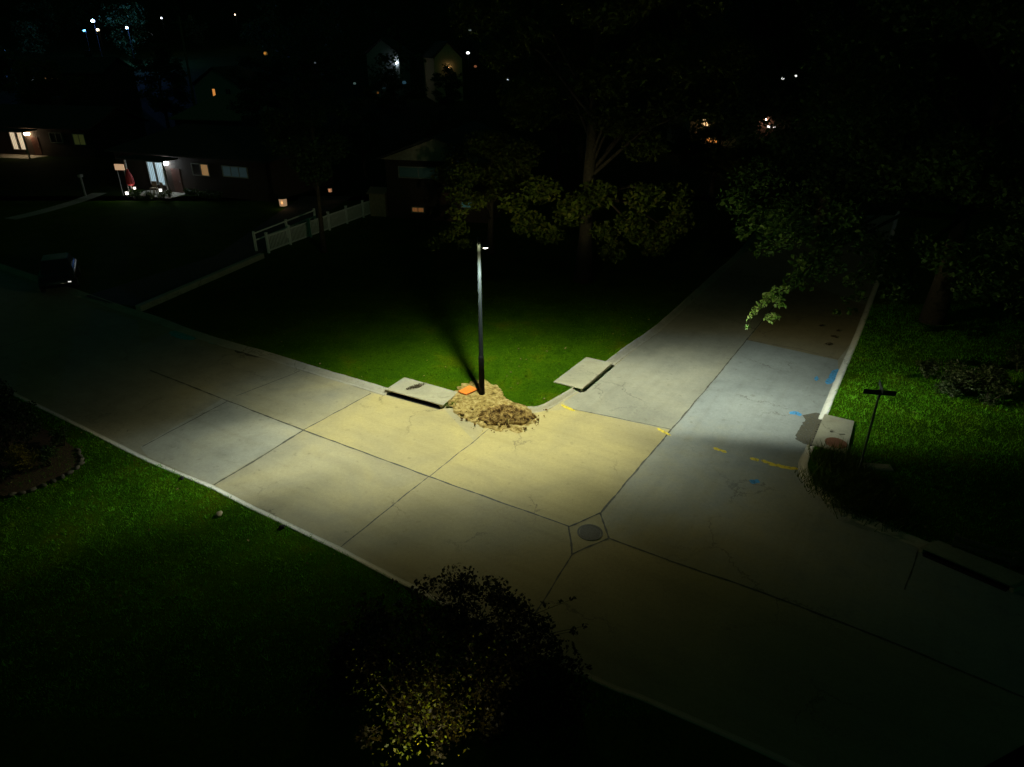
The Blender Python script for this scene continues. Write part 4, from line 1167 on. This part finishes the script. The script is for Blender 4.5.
def house(label, p, rz, L, D, h, rh, roof, wallm, roofm, wins, door=None, porch=None, chimney=True, axis='x', name='house', lamp=None):
    t = empty(name, p, rz, label, 'house')
    mb = MB(); mb.box((L / 2, D / 2, h / 2 - 0.3), (L, D, h + 0.6))
    if roof == 'gable':
        if axis == 'x':
            for xx in (0.01, L - 0.01): mb.add([(xx, 0.02, h), (xx, D - 0.02, h), (xx, D / 2, h + rh - 0.05)], [(0, 1, 2)])
        else:
            for yy in (0.01, D - 0.01): mb.add([(0.02, yy, h), (L - 0.02, yy, h), (L / 2, yy, h + rh - 0.05)], [(0, 1, 2)])
    mb.build('wall', wallm, t)
    mb = MB()
    if roof == 'gable': gable(mb, L, D, h + 0.02, rh, 0.5, axis)
    else: hip(mb, L, D, h + 0.02, rh, 0.5)
    rf = mb.build('roof', roofm, t)
    if chimney:
        mb = MB(); mb.box((L * 0.68, D * 0.55, h + rh * 0.8), (0.9, 0.6, rh + 0.9)); mb.build('chimney', M['brick'], rf)
    for (x, z, w, hh, pm, mull) in wins:
        mb = MB(); fr = 0.08
        for dx in (-w / 2 - fr / 2, w / 2 + fr / 2): mb.box((x + dx, -0.03, z), (fr, 0.10, hh + 2 * fr))
        for dz in (-hh / 2 - fr / 2, hh / 2 + fr / 2): mb.box((x, -0.03, z + dz), (w - 0.004, 0.10, fr))
        for k in range(1, mull): mb.box((x - w / 2 + w * k / mull, -0.03, z), (0.05, 0.09, hh - 0.004))
        f = mb.build('window', M['trim'], t)
        mb = MB(); mb.box((x, -0.012, z), (w, 0.02, hh)); mb.build('pane', pm, f)
    if door:
        x, w = door
        mb = MB(); mb.box((x, -0.02, 1.05), (w, 0.06, 2.1)); dd = mb.build('door', M['door'], t)
        mb = MB(); mb.box((x + w * 0.36, -0.07, 1.0), (0.05, 0.06, 0.16)); mb.build('handle', M['rim'], dd)
    if porch:
        x0, x1, dp = porch
        mb = MB(); mb.box(((x0 + x1) / 2, -dp / 2 - 0.02, -0.14), (x1 - x0, dp, 0.34)); mb.build('porch_slab', M['kerb'], t)
        mb = MB(); mb.box(((x0 + x1) / 2, -dp / 2 - 0.55, h - 0.07), (x1 - x0 + 0.3, dp - 0.1, 0.14)); mb.build('porch_roof', M['roof_dark'], t)
        for xx in (x0 + 0.12, x1 - 0.12):
            mb = MB(); mb.box((xx, -dp + 0.14, h / 2 - 0.06), (0.12, 0.12, h - 0.16)); mb.build('porch_post', M['trim'], t)
    if lamp:
        x, z, c, e, sz = lamp
        mb = MB(); mb.tube([(x, -0.22, z - 0.14), (x, -0.22, z + 0.10)], [sz, sz * 1.2], 10); 
        lf = mb.build('porch_lamp', glow('porch_lamp_glass', c, 30), t)
        ld = bpy.data.lights.new('porch_lamp_light', 'POINT'); ld.energy = e; ld.color = c; ld.shadow_soft_size = 0.12
        lo = bpy.data.objects.new('porch_lamp_light', ld); col.objects.link(lo); lo.parent = t; lo.location = (x, -0.42, z - 0.05)
    return t
def curtain_mat(name, c, strength):
    m, nt, b = newmat(name)
    tc = N(nt, 'ShaderNodeTexCoord'); w = N(nt, 'ShaderNodeTexWave', bands_direction='X'); setin(w, Scale=1.5, Distortion=1.2, Detail=2)
    nt.links.new(tc.outputs['Object'], w.inputs['Vector'])
    cc = ramp(nt, w.outputs['Fac'], [(0.15, tuple(x * 0.22 for x in c)), (0.55, c), (1.0, c)])
    nt.links.new(cc, b.inputs['Emission Color']); b.inputs['Emission Strength'].default_value = strength
    b.inputs['Base Color'].default_value = (0.5, 0.5, 0.5, 1)
    return m
warmwin = glow('warm_lit_window', (1.0, 0.55, 0.22), 0.2)
curtain = curtain_mat('lit_curtain', (1.0, 0.78, 0.5), 0.8)
coolwin = curtain_mat('cool_lit_window', (0.6, 0.88, 1.0), 0.6)
dimblue = glow('dim_blue_window', (0.22, 0.36, 0.45), 0.03)
dimyel = glow('dim_yellow_window', (0.35, 0.38, 0.10), 0.045)
orangewin = glow('orange_window', (1.0, 0.38, 0.08), 0.6)
# far-left house with the warm porch
pA0, pA1 = P(-70, 163, 90), P(96, 158, 84)
a0 = Vector((pA0.x, pA0.y, 0.15)); a1 = Vector((pA1.x, pA1.y, 0.15))
LA = (a1 - a0).length; rA = math.atan2(a1.y - a0.y, a1.x - a0.x)
def along(px, a, b, ):
    # fraction of the facade a-b seen at pixel column px
    best, bq = 0, 9e9
    for k in range(401):
        q = k / 400; p = a.lerp(b, q)
        dep = p.y * CP + (CAMZ - 1.5) * SP
        x = 512 + FPX * p.x / dep
        if abs(x - px) < bq: bq = abs(x - px); best = q
    return best * (b - a).length
xs = lambda px: along(px, a0, a1)
house('long dark brick house at the far left with a bright warm porch lamp', a0, rA, LA, 9, 3.1, 2.0, 'gable', M['brick'], M['roof_dark'],
      [(xs(15), 1.7, 0.75, 2.1, curtain, 1), (xs(23), 1.7, 0.75, 2.1, curtain, 1), (xs(58), 2.1, 1.6, 1.0, M['glass'], 2), (xs(81), 2.0, 1.5, 1.1, dimyel, 2), (xs(-30), 1.9, 1.8, 1.2, M['glass'], 2)],
      door=(xs(36), 1.0), porch=(xs(-8), xs(45), 2.6), lamp=(xs(31), 2.45, (1.0, 0.74, 0.44), 150, 0.27))
# brick house with the cool white porch
b0 = Vector((-36.5, 66.0, 0.15)); b1 = Vector((-20.5, 59.5, 0.15))
LB = (b1 - b0).length; rB = math.atan2(b1.y - b0.y, b1.x - b0.x)
xb = lambda px: along(px, b0, b1)
house('low brick house with a bright white porch lamp and one orange window', b0, rB, LB, 9, 3.2, 2.0, 'hip', M['brick'], M['roof_dark'],
      [(xb(153), 1.7, 0.7, 2.2, coolwin, 1), (xb(161), 1.7, 0.7, 2.2, coolwin, 1), (xb(199), 2.2, 0.9, 0.9, M['glass'], 1), (xb(207), 2.2, 0.8, 0.9, warmwin, 1), (xb(237), 2.25, 2.6, 0.8, dimblue, 3)],
      door=(xb(177), 1.0), porch=(xb(147), xb(186), 2.2), lamp=(xb(170), 2.55, (0.80, 0.95, 1.0), 85, 0.22))
# centre house with brown gable
e0 = Vector((-9.5, 53.6, 0.12)); e1 = Vector((-1.6, 51.8, 0.12))
LE = (e1 - e0).length; rE = math.atan2(e1.y - e0.y, e1.x - e0.x)
he = house('dark split-level house with a dim pale gable behind the lamp pole', e0, rE, LE, 10, 4.35, 1.65, 'gable', M['brick'], M['roof_dark'],
      [(2.6, 3.5, 3.0, 0.7, glow('faint_blue_window', (0.1, 0.2, 0.2), 0.008), 2), (2.4, 0.75, 0.9, 0.3, glow('faint_orange_window', (1.0, 0.4, 0.12), 0.10), 2), (6.3, 1.3, 0.8, 0.35, glow('teal_window', (0.2, 0.55, 0.65), 0.03), 2)], door=(4.6, 1.0), axis='y', chimney=False)
mb = MB(); mb.add([(-0.35, -0.03, 4.38), (LE + 0.35, -0.03, 4.38), (LE / 2, -0.03, 5.95), (-0.35, -0.12, 4.38), (LE + 0.35, -0.12, 4.38), (LE / 2, -0.12, 5.95)], [(0, 1, 2), (5, 4, 3), (0, 3, 4, 1), (1, 4, 5, 2), (2, 5, 3, 0)])
mb.build('gable_end', plain('pale_gable_siding', (0.36, 0.33, 0.27), 0.8, var=0.2), he)
mb = MB(); 
cp = empty('carport', (-10.9, 54.3, 0.12), rE, 'pale square garden shed between the white fence and the pale gabled house', 'shed')
mb.box((0.5, 0.6, 0.85), (1.3, 1.4, 1.75)); mb.build('wall', M['tanbrick'], cp)
mb = MB(); gable(mb, 1.3, 1.5, 1.72, 0.35, 0.12, 'x', 0.06); o = mb.build('roof', M['roof_brown'], cp); o.location = (-0.15, -0.15, 0)
cp.name = 'garden_shed'
# houses further back
p = P(175, 122, 92); house('house with a faint brown hip roof behind the white-porch house', (p.x, p.y, 0.2), R(-12), 10.5, 8, 3.4, 2.6, 'hip', M['brick'], M['roof_brown'], [(3, 1.9, 1.2, 1.1, M['glass'], 2)], chimney=False)
p = P(196, 97, 118); house('grey gabled two-storey house with one small orange window', (p.x, p.y, hill_z(p.x, p.y) - .3), R(-8), 7.5, 9, p.z - hill_z(p.x, p.y) + 1.9, 2.6, 'gable', M['greysiding'], M['roof_dark'], [(3.2, p.z - hill_z(p.x, p.y) + 0.9, 0.45, 1.2, orangewin, 1), (5.6, p.z - hill_z(p.x, p.y) + 0.9, 0.8, 1.2, M['glass'], 2)], axis='y', chimney=False)
p = P(20, 90, 125); zz = hill_z(p.x, p.y); house('dark house on the slope at the left with a lit strip window', (p.x, p.y, zz - .3), R(-10), 16, 8, p.z - zz + 2.9, 2.2, 'gable', M['brick'], M['roof_dark'],
      [(3.0, p.z - zz + 2.0, 0.7, 0.35, glow('white_window', (0.9, 0.95, 1.0), 0.8), 1), (6.6, p.z - zz + 2.05, 2.7, 0.3, warmwin, 1)])
p = P(434, 64, 135); zz = hill_z(p.x, p.y); house('distant house with a lit tan gable on the dark hillside', (p.x, p.y, zz - .3), R(20), 5.2, 8, p.z - zz + 1.2, 2.6, 'gable', plain('lit_tan_siding', (0.5, 0.38, 0.2), 0.8), M['roof_dark'], [(2.6, 1.4, 1.0, 1.0, M['glass'], 2)], axis='y', chimney=False, lamp=(2.6, p.z - zz - 0.2, (1.0, 0.72, 0.38), 2.0, 0.04))
p = P(367, 62, 140); zz = hill_z(p.x, p.y); house('distant house with a faint bluish gable and a small white lamp', (p.x, p.y, zz - .3), R(-6), 6.0, 8, p.z - zz + 1.6, 2.4, 'gable', M['greysiding'], M['roof_dark'], [(1.6, 1.2, 0.35, 0.35, glow('ember_window', (1.0, 0.38, 0.08), 0.08), 1), (3.0, 2.3, 1.0, 0.9, dimblue, 2)], axis='y', chimney=False, lamp=(5.6, p.z - zz + 0.2, (0.85, 0.95, 1.0), 0.5, 0.14))
p = P(690, 128, 92); house('house glimpsed through the trees with a glowing orange doorway', (p.x, p.y, 0.2), R(8), 9, 8, 3.6, 2.2, 'gable', M['tanbrick'], M['roof_dark'], [(1.9, 3.0, 0.9, 0.8, glow('bright_warm_window', (1.0, 0.66, 0.32), 0.9), 1), (3.0, 0.9, 1.6, 0.6, orangewin, 2)], lamp=(2.5, 2.1, (1.0, 0.62, 0.3), 40, 0.10))
p = P(752, 122, 100); house('pinkish house glimpsed between the trees with two white lamps', (p.x, p.y, 0.2), R(4), 8, 8, 3.6, 2.2, 'gable', plain('pink_brick', (0.34, 0.18, 0.12), 0.8), M['roof_dark'], [(2.4, 1.7, 0.4, 0.3, glow('white_pane', (1.0, 0.9, 0.82), 2.0), 1), (3.2, 1.7, 0.3, 0.3, glow('white_pane_b', (1.0, 0.9, 0.82), 2.0), 1)], chimney=False, lamp=(1.8, 2.6, (1.0, 0.75, 0.6), 14, 0.05))

# porch furniture, yard sign and garden things in front of the white-porch house
def bB(x, y, z=0.15):
    m = Matrix.Rotation(rB, 3, 'Z') @ Vector((x, y, 0)); return Vector((b0.x + m.x, b0.y + m.y, z))
def chair(loc, rz, label):
    t = empty('porch_chair', loc, rz, label, 'chair', 'chairs on the white-lit porch')
    mb = MB(); mb.box((0, 0, 0.43), (0.5, 0.48, 0.05)); mb.build('seat', M['wood'], t)
    mb = MB(); mb.box((0, 0.23, 0.72), (0.5, 0.04, 0.5)); mb.build('backrest', M['wood'], t)
    for x in (-.21, .21):
        for y in (-.2, .2):
            mb = MB(); mb.box((x, y, 0.2), (0.04, 0.04, 0.41)); mb.build('leg', M['wood'], t)
chair(bB(xb(160), -1.0, 0.19), rB + 0.2, 'left chair under the two cool-lit windows')
chair(bB(xb(168), -1.2, 0.19), rB - 0.3, 'right chair close to the white porch lamp')
def yard_sign():
    g = P(121, 172, 62); g.z = 0.1
    t = empty('yard_sign', g, R(-10), 'small pale orange lit sign on two thin legs left of the white-porch house', 'sign')
    for x in (-.33, .33):
        mb = MB(); mb.box((x, 0, 1.2), (0.05, 0.05, 2.5)); mb.build('leg', M['trim'], t)
    top = P(121, 167, 62).z - 0.1
    mb = MB(); mb.box((0, -0.05, top), (0.9, 0.05, 0.5)); mb.build('sign_panel', glow('sign_glow', (1.0, 0.62, 0.36), 0.45), t)
yard_sign()
def red_umbrella():
    g = P(131, 185, 62); g.z = 0.1
    t = empty('garden_umbrella', g, 0, 'closed dark red garden umbrella beside the small lit sign', 'umbrella')
    mb = MB(); mb.tube([(0, 0, 0), (0, 0, 2.4)], 0.025, 8); mb.build('pole', M['trim'], t)
    mb = MB(); mb.tube([(0, 0, 0.95), (0, 0, 1.1), (0, 0, 1.7), (0, 0, 2.35)], [0.22, 0.34, 0.30, 0.04], 10); mb.build('canopy', M['redplastic'], t)
    mb = MB(); mb.tube([(0, 0, -.05), (0, 0, 0.08)], [0.3, 0.26], 12); mb.build('base', M['stone'], t)
red_umbrella()
def path_light(px, py, Y, c, e, label, r=0.10, power=2.0):
    g = P(px, py, Y)
    z0 = 0.1
    t = empty('path_light', (g.x, g.y, z0), 0, label, 'path light', 'small garden lights near the houses')
    h = max(0.25, g.z - z0)
    mb = MB(); mb.tube([(0, 0, -0.1), (0, 0, h - r)], 0.02, 6); mb.build('stake', M['dark_metal'], t)
    mb = MB(); mb.tube([(0, 0, h - r), (0, 0, h + r)], [r, r * 1.1], 10); mb.build('lamp', glow('path_lamp', c, e), t)
    mb = MB(); mb.tube([(0, 0, h + r), (0, 0, h + r * 1.7)], [r * 1.5, r * 0.2], 10); mb.build('lamp_cap', M['dark_metal'], t)
    ld = bpy.data.lights.new('path_lamp_light', 'POINT'); ld.energy = power; ld.color = c; ld.shadow_soft_size = 0.1
    lo = bpy.data.objects.new('path_lamp_light', ld); col.objects.link(lo); lo.parent = t; lo.location = (0, -0.3, h)
path_light(127, 193, 60.8, (1.0, 0.95, 0.9), 3, 'white garden light nearest the small lit sign', 0.12, 6)
path_light(134.5, 188, 62.0, (1.0, 0.9, 0.75), 2, 'garden light beside the red umbrella', 0.10, 5)
path_light(160.5, 190, 61.0, (1.0, 0.97, 0.9), 3, 'white garden light in front of the lit porch', 0.10, 5)
path_light(283, 202, 57.0, (1.0, 0.62, 0.32), 0.28, 'dim warm garden light behind the white handrail', 0.30, 2)
path_light(330, 190, 60.0, (1.0, 0.55, 0.3), 0.14, 'faint orange garden light behind the slim tree', 0.16, 0.6)

for k, (dx, dy, h, r) in enumerate([(xb(164), -3.6, 0.8, 0.7), (xb(176), -3.4, 0.7, 0.7), (xb(188), -2.8, 0.9, 0.8), (xb(200), -1.4, 0.9, 0.8), (xb(213), -1.3, 0.8, 0.8), (xb(226), -1.3, 0.9, 0.8)]):
    q = bB(dx, dy)
    shrub('foundation_shrub', ['dark bush in front of the porch light garden lamp', 'pale bush right of the porch chairs', 'round bush at the right end of the lit porch', 'bush under the orange window', 'bush left of the dim blue window', 'bush under the dim blue window'][k], q.x, q.y, h, r, 700, 0.12, M['leaf_shrub'] if k in (1, 2) else M['leaf_dark'], 150 + k, group='bushes along the white-porch house')
def signpost(px, py0, py1, Y):
    g = P(px, py1, Y)
    t = empty('mailbox', (g.x, g.y, 0.1), 0, 'small pale mailbox on a post in the lawn between the two porch houses', 'mailbox')
    h = P(px, py0, Y).z - 0.1
    mb = MB(); mb.box((0, 0, h / 2), (0.12, 0.12, h)); mb.build('post', M['trim'], t)
    mb = MB(); mb.box((0, 0, h + 0.1), (0.24, 0.5, 0.24)); mb.build('box', M['trim'], t, bevel=0.03)
signpost(86, 177, 197, 62)

# parked car on the left drive
def parked_car():
    g = G(62, 283, LZ)
    t = empty('parked_car', (g.x, g.y, LZ), R(-62), 'dark parked car with one small glowing glint, in the shadow at the far left', 'car')
    secs = [(-2.2, .80, .42, .62), (-2.05, .86, .30, .86), (-1.2, .90, .26, .92), (0, .91, .26, .94), (1.1, .90, .26, .94), (1.9, .86, .30, .86), (2.2, .78, .40, .66)]
    vs, fs = [], []
    for x, w, zb, zt in secs:
        vs += [(x, -w, zb + .12), (x, -w, zt - .12), (x, -w * .88, zt), (x, w * .88, zt), (x, w, zt - .12), (x, w, zb + .12), (x, w * .9, zb), (x, -w * .9, zb)]
    n = 8
    fs = [(i * n + k, i * n + (k + 1) % n, (i + 1) * n + (k + 1) % n, (i + 1) * n + k) for i in range(len(secs) - 1) for k in range(n)]
    fs += [tuple(range(n)), tuple(reversed(range((len(secs) - 1) * n, len(secs) * n)))]
    mb = MB(); mb.add(vs, fs); mb.build('body', M['carpaint'], t, smooth=True)
    cs = [(-1.75, .72, .90, .02), (-1.05, .64, .92, .46), (0.35, .64, .93, .50), (1.15, .74, .92, .02)]
    vs = []
    for x, w, z, h in cs: vs += [(x, -w - .1, z), (x, -w, z + h), (x, w, z + h), (x, w + .1, z)]
    fs = [(i * 4 + k, i * 4 + (k + 1) % 4, (i + 1) * 4 + (k + 1) % 4, (i + 1) * 4 + k) for i in range(3) for k in range(4)] + [(0, 1, 2, 3), (15, 14, 13, 12)]
    mb = MB(); mb.add(vs, fs); mb.build('windows', M['glass'], t)
    mb = MB(); mb.box((-.35, 0, 1.425), (1.36, 1.22, 0.04)); mb.build('roof', M['carpaint'], t, bevel=0.015)
    for x in (-1.35, 1.35):
        for y in (-.80, .80):
            mb = MB(); mb.tube([(x, y - .10, .32), (x, y + .10, .32)], .32, 18); w = mb.build('wheel', M['tyre'], t)
            mb = MB(); mb.tube([(x, y - .108, .32), (x, y + .108, .32)], .20, 14); mb.build('rim', M['rim'], w)
    for y in (-.6, .6):
        mb = MB(); mb.box((2.16, y, .62), (.10, .16, .07)); mb.build('headlight', glow('headlight_glint', (1.0, .95, .9), 0.8) if y > 0 else M['glass'], t, bevel=0.01)  # glowing headlight box stands in for a glint on the car
        mb = MB(); mb.box((-2.17, y, .66), (.08, .30, .12)); mb.build('tail_light', M['redplastic'], t, bevel=0.01)
parked_car()

# distant lamps and poles on the hill
def hill_lamp(px, py, Y, c, e, r, label, power, group='distant lamps on the dark hillside'):
    g = P(px, py, Y); z0 = hill_z(g.x, g.y)
    if g.z - z0 < 1.5: z0 = g.z - 2.0
    t = empty('hillside_lamp', (g.x, g.y, z0), 0, label, 'lamp', group)
    h = g.z - z0
    mb = MB(); mb.tube([(0, 0, -0.5), (0, 0, h)], [0.05, 0.03], 6); mb.build('pole', M['void'], t)
    mb = MB(); mb.tube([(0, -.3, h - r * .8), (0, -.3, h - r * .2), (0, -.3, h + r * .5)], [r * .7, r, r * .6], 10); mb.build('lamp', glow('hill_lamp_glass', c, e), t)
    if power:
        ld = bpy.data.lights.new('hill_lamp_light', 'POINT'); ld.energy = power; ld.color = (0.12, 0.30, 1.0) if c[2] > 0.99 and c[0] < 0.6 else c; ld.shadow_soft_size = 0.3
        lo = bpy.data.objects.new('hill_lamp_light', ld); col.objects.link(lo); lo.parent = t; lo.location = (0, -.3 - r * 1.3, h)
cool = (0.38, 0.60, 1.0)
hill_lamp(93.5, 20.5, 178, (0.5, 0.7, 1.0), 6, 0.42, 'brightest blue-white lamp at the upper left among bluish trees', 6000)
hill_lamp(98.5, 29.5, 172, (1.0, 0.85, 0.6), 1.5, 0.36, 'warm lamp just below the brightest blue-white lamp', 120)
hill_lamp(127.5, 27.5, 180, (0.5, 0.7, 1.0), 5, 0.34, 'second blue-white lamp right of the brightest one', 2500)
hill_lamp(162, 18, 200, (.9, .95, 1.0), 1.5, 0.26, 'small white lamp left of the tall utility pole', 90)
hill_lamp(235.5, 14.5, 210, (1.0, .9, .75), 0.08, 0.28, 'faint pale lamp right of the tall utility pole near the top', 50)
hill_lamp(85, 30.5, 176, (0.35, 0.7, 0.9), 0.12, 0.34, 'faint turquoise lamp left of the warm lamp', 60)
hill_lamp(468, 52.5, 120, (1.0, 1.0, 1.0), 2.5, 0.26, 'small white lamp right of the tan gable', 12)
hill_lamp(475.5, 66, 118, (1.0, 0.35, 0.15), 0.16, 0.24, 'small reddish lamp below the white lamp by the tan gable', 0)
hill_lamp(508.5, 73.5, 110, (0.8, 0.85, 1.0), 0.6, 0.22, 'upper lamp of the faint pair in the dark centre', 0)
hill_lamp(508, 79, 110, (0.8, 0.85, 1.0), 0.6, 0.18, 'lower lamp of the faint pair in the dark centre', 0)
hill_lamp(404.5, 82, 108, (0.15, 0.4, 0.6), 0.09, 0.3, 'dim blue lamp below the white house lamp', 0)
hill_lamp(355, 83, 110, (0.5, 0.8, 0.75), 0.08, 0.22, 'dim greenish lamp left of the dim blue lamp', 0)
hill_lamp(315.5, 62.5, 125, (0.6, 0.7, 0.8), 0.08, 0.18, 'tiny pale lamp in the dark above the slim tree', 0)
hill_lamp(317.5, 156, 72, (1.0, 0.5, 0.22), 0.4, 0.16, 'tiny orange lamp above the white fence', 0)
hill_lamp(278, 164, 70, (0.2, 0.5, 0.5), 0.06, 0.22, 'dim teal lamp right of the blue-windowed house wall', 0)
hill_lamp(470, 30, 150, (0.6, 0.7, 0.7), 0.25, 0.3, 'tiny pale lamp high above the white lamp', 0)
hill_lamp(740, 23, 150, (1.0, 1.0, 1.0), 0.5, 0.22, 'tiny white lamp high in the trees right of centre', 0)
hill_lamp(709, 95.5, 80, (0.85, 0.9, 1.0), 0.6, 0.2, 'white lamp above the orange doorway in the trees', 0)
hill_lamp(782, 78, 88, (1.0, 1.0, 0.95), 0.9, 0.18, 'upper white lamp in the trees above the pinkish house', 2)
hill_lamp(795, 75.5, 90, (1.0, 1.0, 0.95), 0.9, 0.16, 'right white lamp in the trees above the pinkish house', 2)
hill_lamp(266, 53, 130, (1.0, 0.6, 0.2), 0.03, 0.4, 'dim amber lamp left of centre near the top', 4)
def utility_pole():
    g = P(190.5, 84, 105); top = P(182.8, 16, 105)
    z0 = hill_z(g.x, g.y)
    t = empty('utility_pole', (g.x, g.y, z0), 0, 'tall thin wooden utility pole in the dark at the upper left', 'utility pole')
    mb = MB(); mb.tube([(0, 0, -.5), ((top.x - g.x) * 0.2, 0, top.z - z0)], [0.2, 0.14], 8); mb.build('pole', M['wood'], t)
    mb = MB(); mb.box(((top.x - g.x) * 0.2, 0, top.z - z0 - 0.8), (2.2, 0.1, 0.12)); mb.build('crossarm', M['wood'], t)
utility_pole()

# ------------------------------------------------------------------ dark trees between and behind the houses
protos = {}
def proto(kind, seed, mat, h, R0, base, n, size):
    rng = np.random.default_rng(seed)
    ce, ra = crown_clumps(rng, 60, R0, base, h, R0 * 0.26)
    v, f = leaf_cloud(ce, ra, n, size, rng)
    cm = np_mesh('crown', v, f); cm.materials.append(mat)
    tmb = trunk_mb(h * 0.85, h * 0.022, [ce[i] for i in range(12)], rng)
    return cm, tmb, h
PR = [proto('a', 201, M['leaf_dark'], 13, 5.0, 3.0, 7000, 0.42), proto('b', 202, M['leaf_dark'], 15, 4.6, 3.5, 7000, 0.42), proto('c', 203, M['leaf_oak'], 12, 5.2, 2.6, 7000, 0.42)]
PT = {}
def dark_tree(k, x, y, sc, rz, label, group=None, name='broadleaf_tree', z=None):
    cm, tmb, h = PR[k]
    t = empty(name, (x, y, hill_z(x, y) if z is None else z), rz, label, 'tree', group); t.scale = (sc, sc, sc)
    o = bpy.data.objects.new('crown', cm); col.objects.link(o); o.parent = t
    if k not in PT: PT[k] = tmb.build('trunk', M['bark'], t, smooth=True)
    else:
        c = PT[k].copy(); col.objects.link(c); c.parent = t
    return t
MID = [
    (-24.5, 74, 0.65, 'dark tree rising behind the right end of the white-porch house'),
    (-14.5, 70, 0.5, 'dark tree behind the white fence and its shed'),
    (-6.5, 73, 0.5, 'dark tree behind the pale gabled house, left of the lamp pole'),
    (4.5, 70, 1.1, 'dark tree behind the big oak'),
    (-46, 98, 0.8, 'dark tree in the gap between the two porch houses'),
    (-66, 106, 0.8, 'dark tree behind the warm-porch house'),
    (-86, 100, 0.9, 'dark tree behind the far left end of the warm-porch house'),
    (35, 62, 1.2, 'dark tree at the upper right behind the huge maple'),
    (45, 48, 1.25, 'dark tree at the far upper right, nearer the lawn'),
    (50, 66, 1.3, 'dark tree at the far upper right, further from the lawn'),
    (39, 32, 1.0, 'dark tree cut by the right edge of the picture'),
    (8, 84, 0.9, 'dark tree left of the glowing orange doorway'),
    (-34, 104, 0.85, 'dark tree beside the tall utility pole'),
    (-11.0, 126, 0.62, 'small dark tree in front of the lit tan gable'),
    (-22.7, 130, 0.6, 'small dark tree in front of the faint bluish gable'),
]
for k, (x, y, sc, lab) in enumerate(MID): dark_tree(k % 3, x, y, sc, k * 1.3, lab, 'dark trees among the houses', z=hill_z(x, y) - (1.9 if y > 120 else 0))
# red-leaved bush by the orange doorway
p = P(701, 140, 84)
shrub('red_bush', 'bush with red and orange lit leaves below the glowing orange doorway', p.x, p.y, 2.0, 1.5, 700, 0.25, M['leaf_red'], 301)
# wooded hillside: one far-off mass
def woods():
    rng = np.random.default_rng(77)
    V, F = [], []; nb = 0
    cnt = 0
    keep = [(p_[0], p_[1]) for p_ in [(93, 178), (127, 180), (162, 200), (235, 210), (85, 176), (98, 172), (437, 135), (370, 140), (468, 120), (20, 125), (55, 125), (196, 118), (740, 150), (470, 150), (315, 125)]]
    while cnt < 330:
        y = 104 + (rng.random() ** 0.8) * 250; x = (rng.random() - 0.5) * 2 * (y * 0.85 + 14)
        dep = y * CP + 4; px = 512 + FPX * x / dep
        if any(abs(px - kx) < (3.6 / dep * FPX + 6) and y < ky + 4 for kx, ky in keep): continue
        h = 8 + 7 * rng.random(); r = h * (0.28 + 0.12 * rng.random())
        ce, ra = crown_clumps(rng, 18, r, h * 0.15, h, r * 0.45)
        n = int(900 * (1 if y < 190 else 0.6))
        v, f = leaf_cloud(ce, ra, n, 0.62, rng)
        v += np.array([x, y, hill_z(x, y)])
        V.append(v); F.append(f + nb); nb += len(v); cnt += 1
    o = link('woods', np_mesh('woods', np.concatenate(V), np.concatenate(F)), M['leaf_dark'])
    setp(o, 'dark wooded hillside behind the houses', 'woods', kind='stuff')
woods()
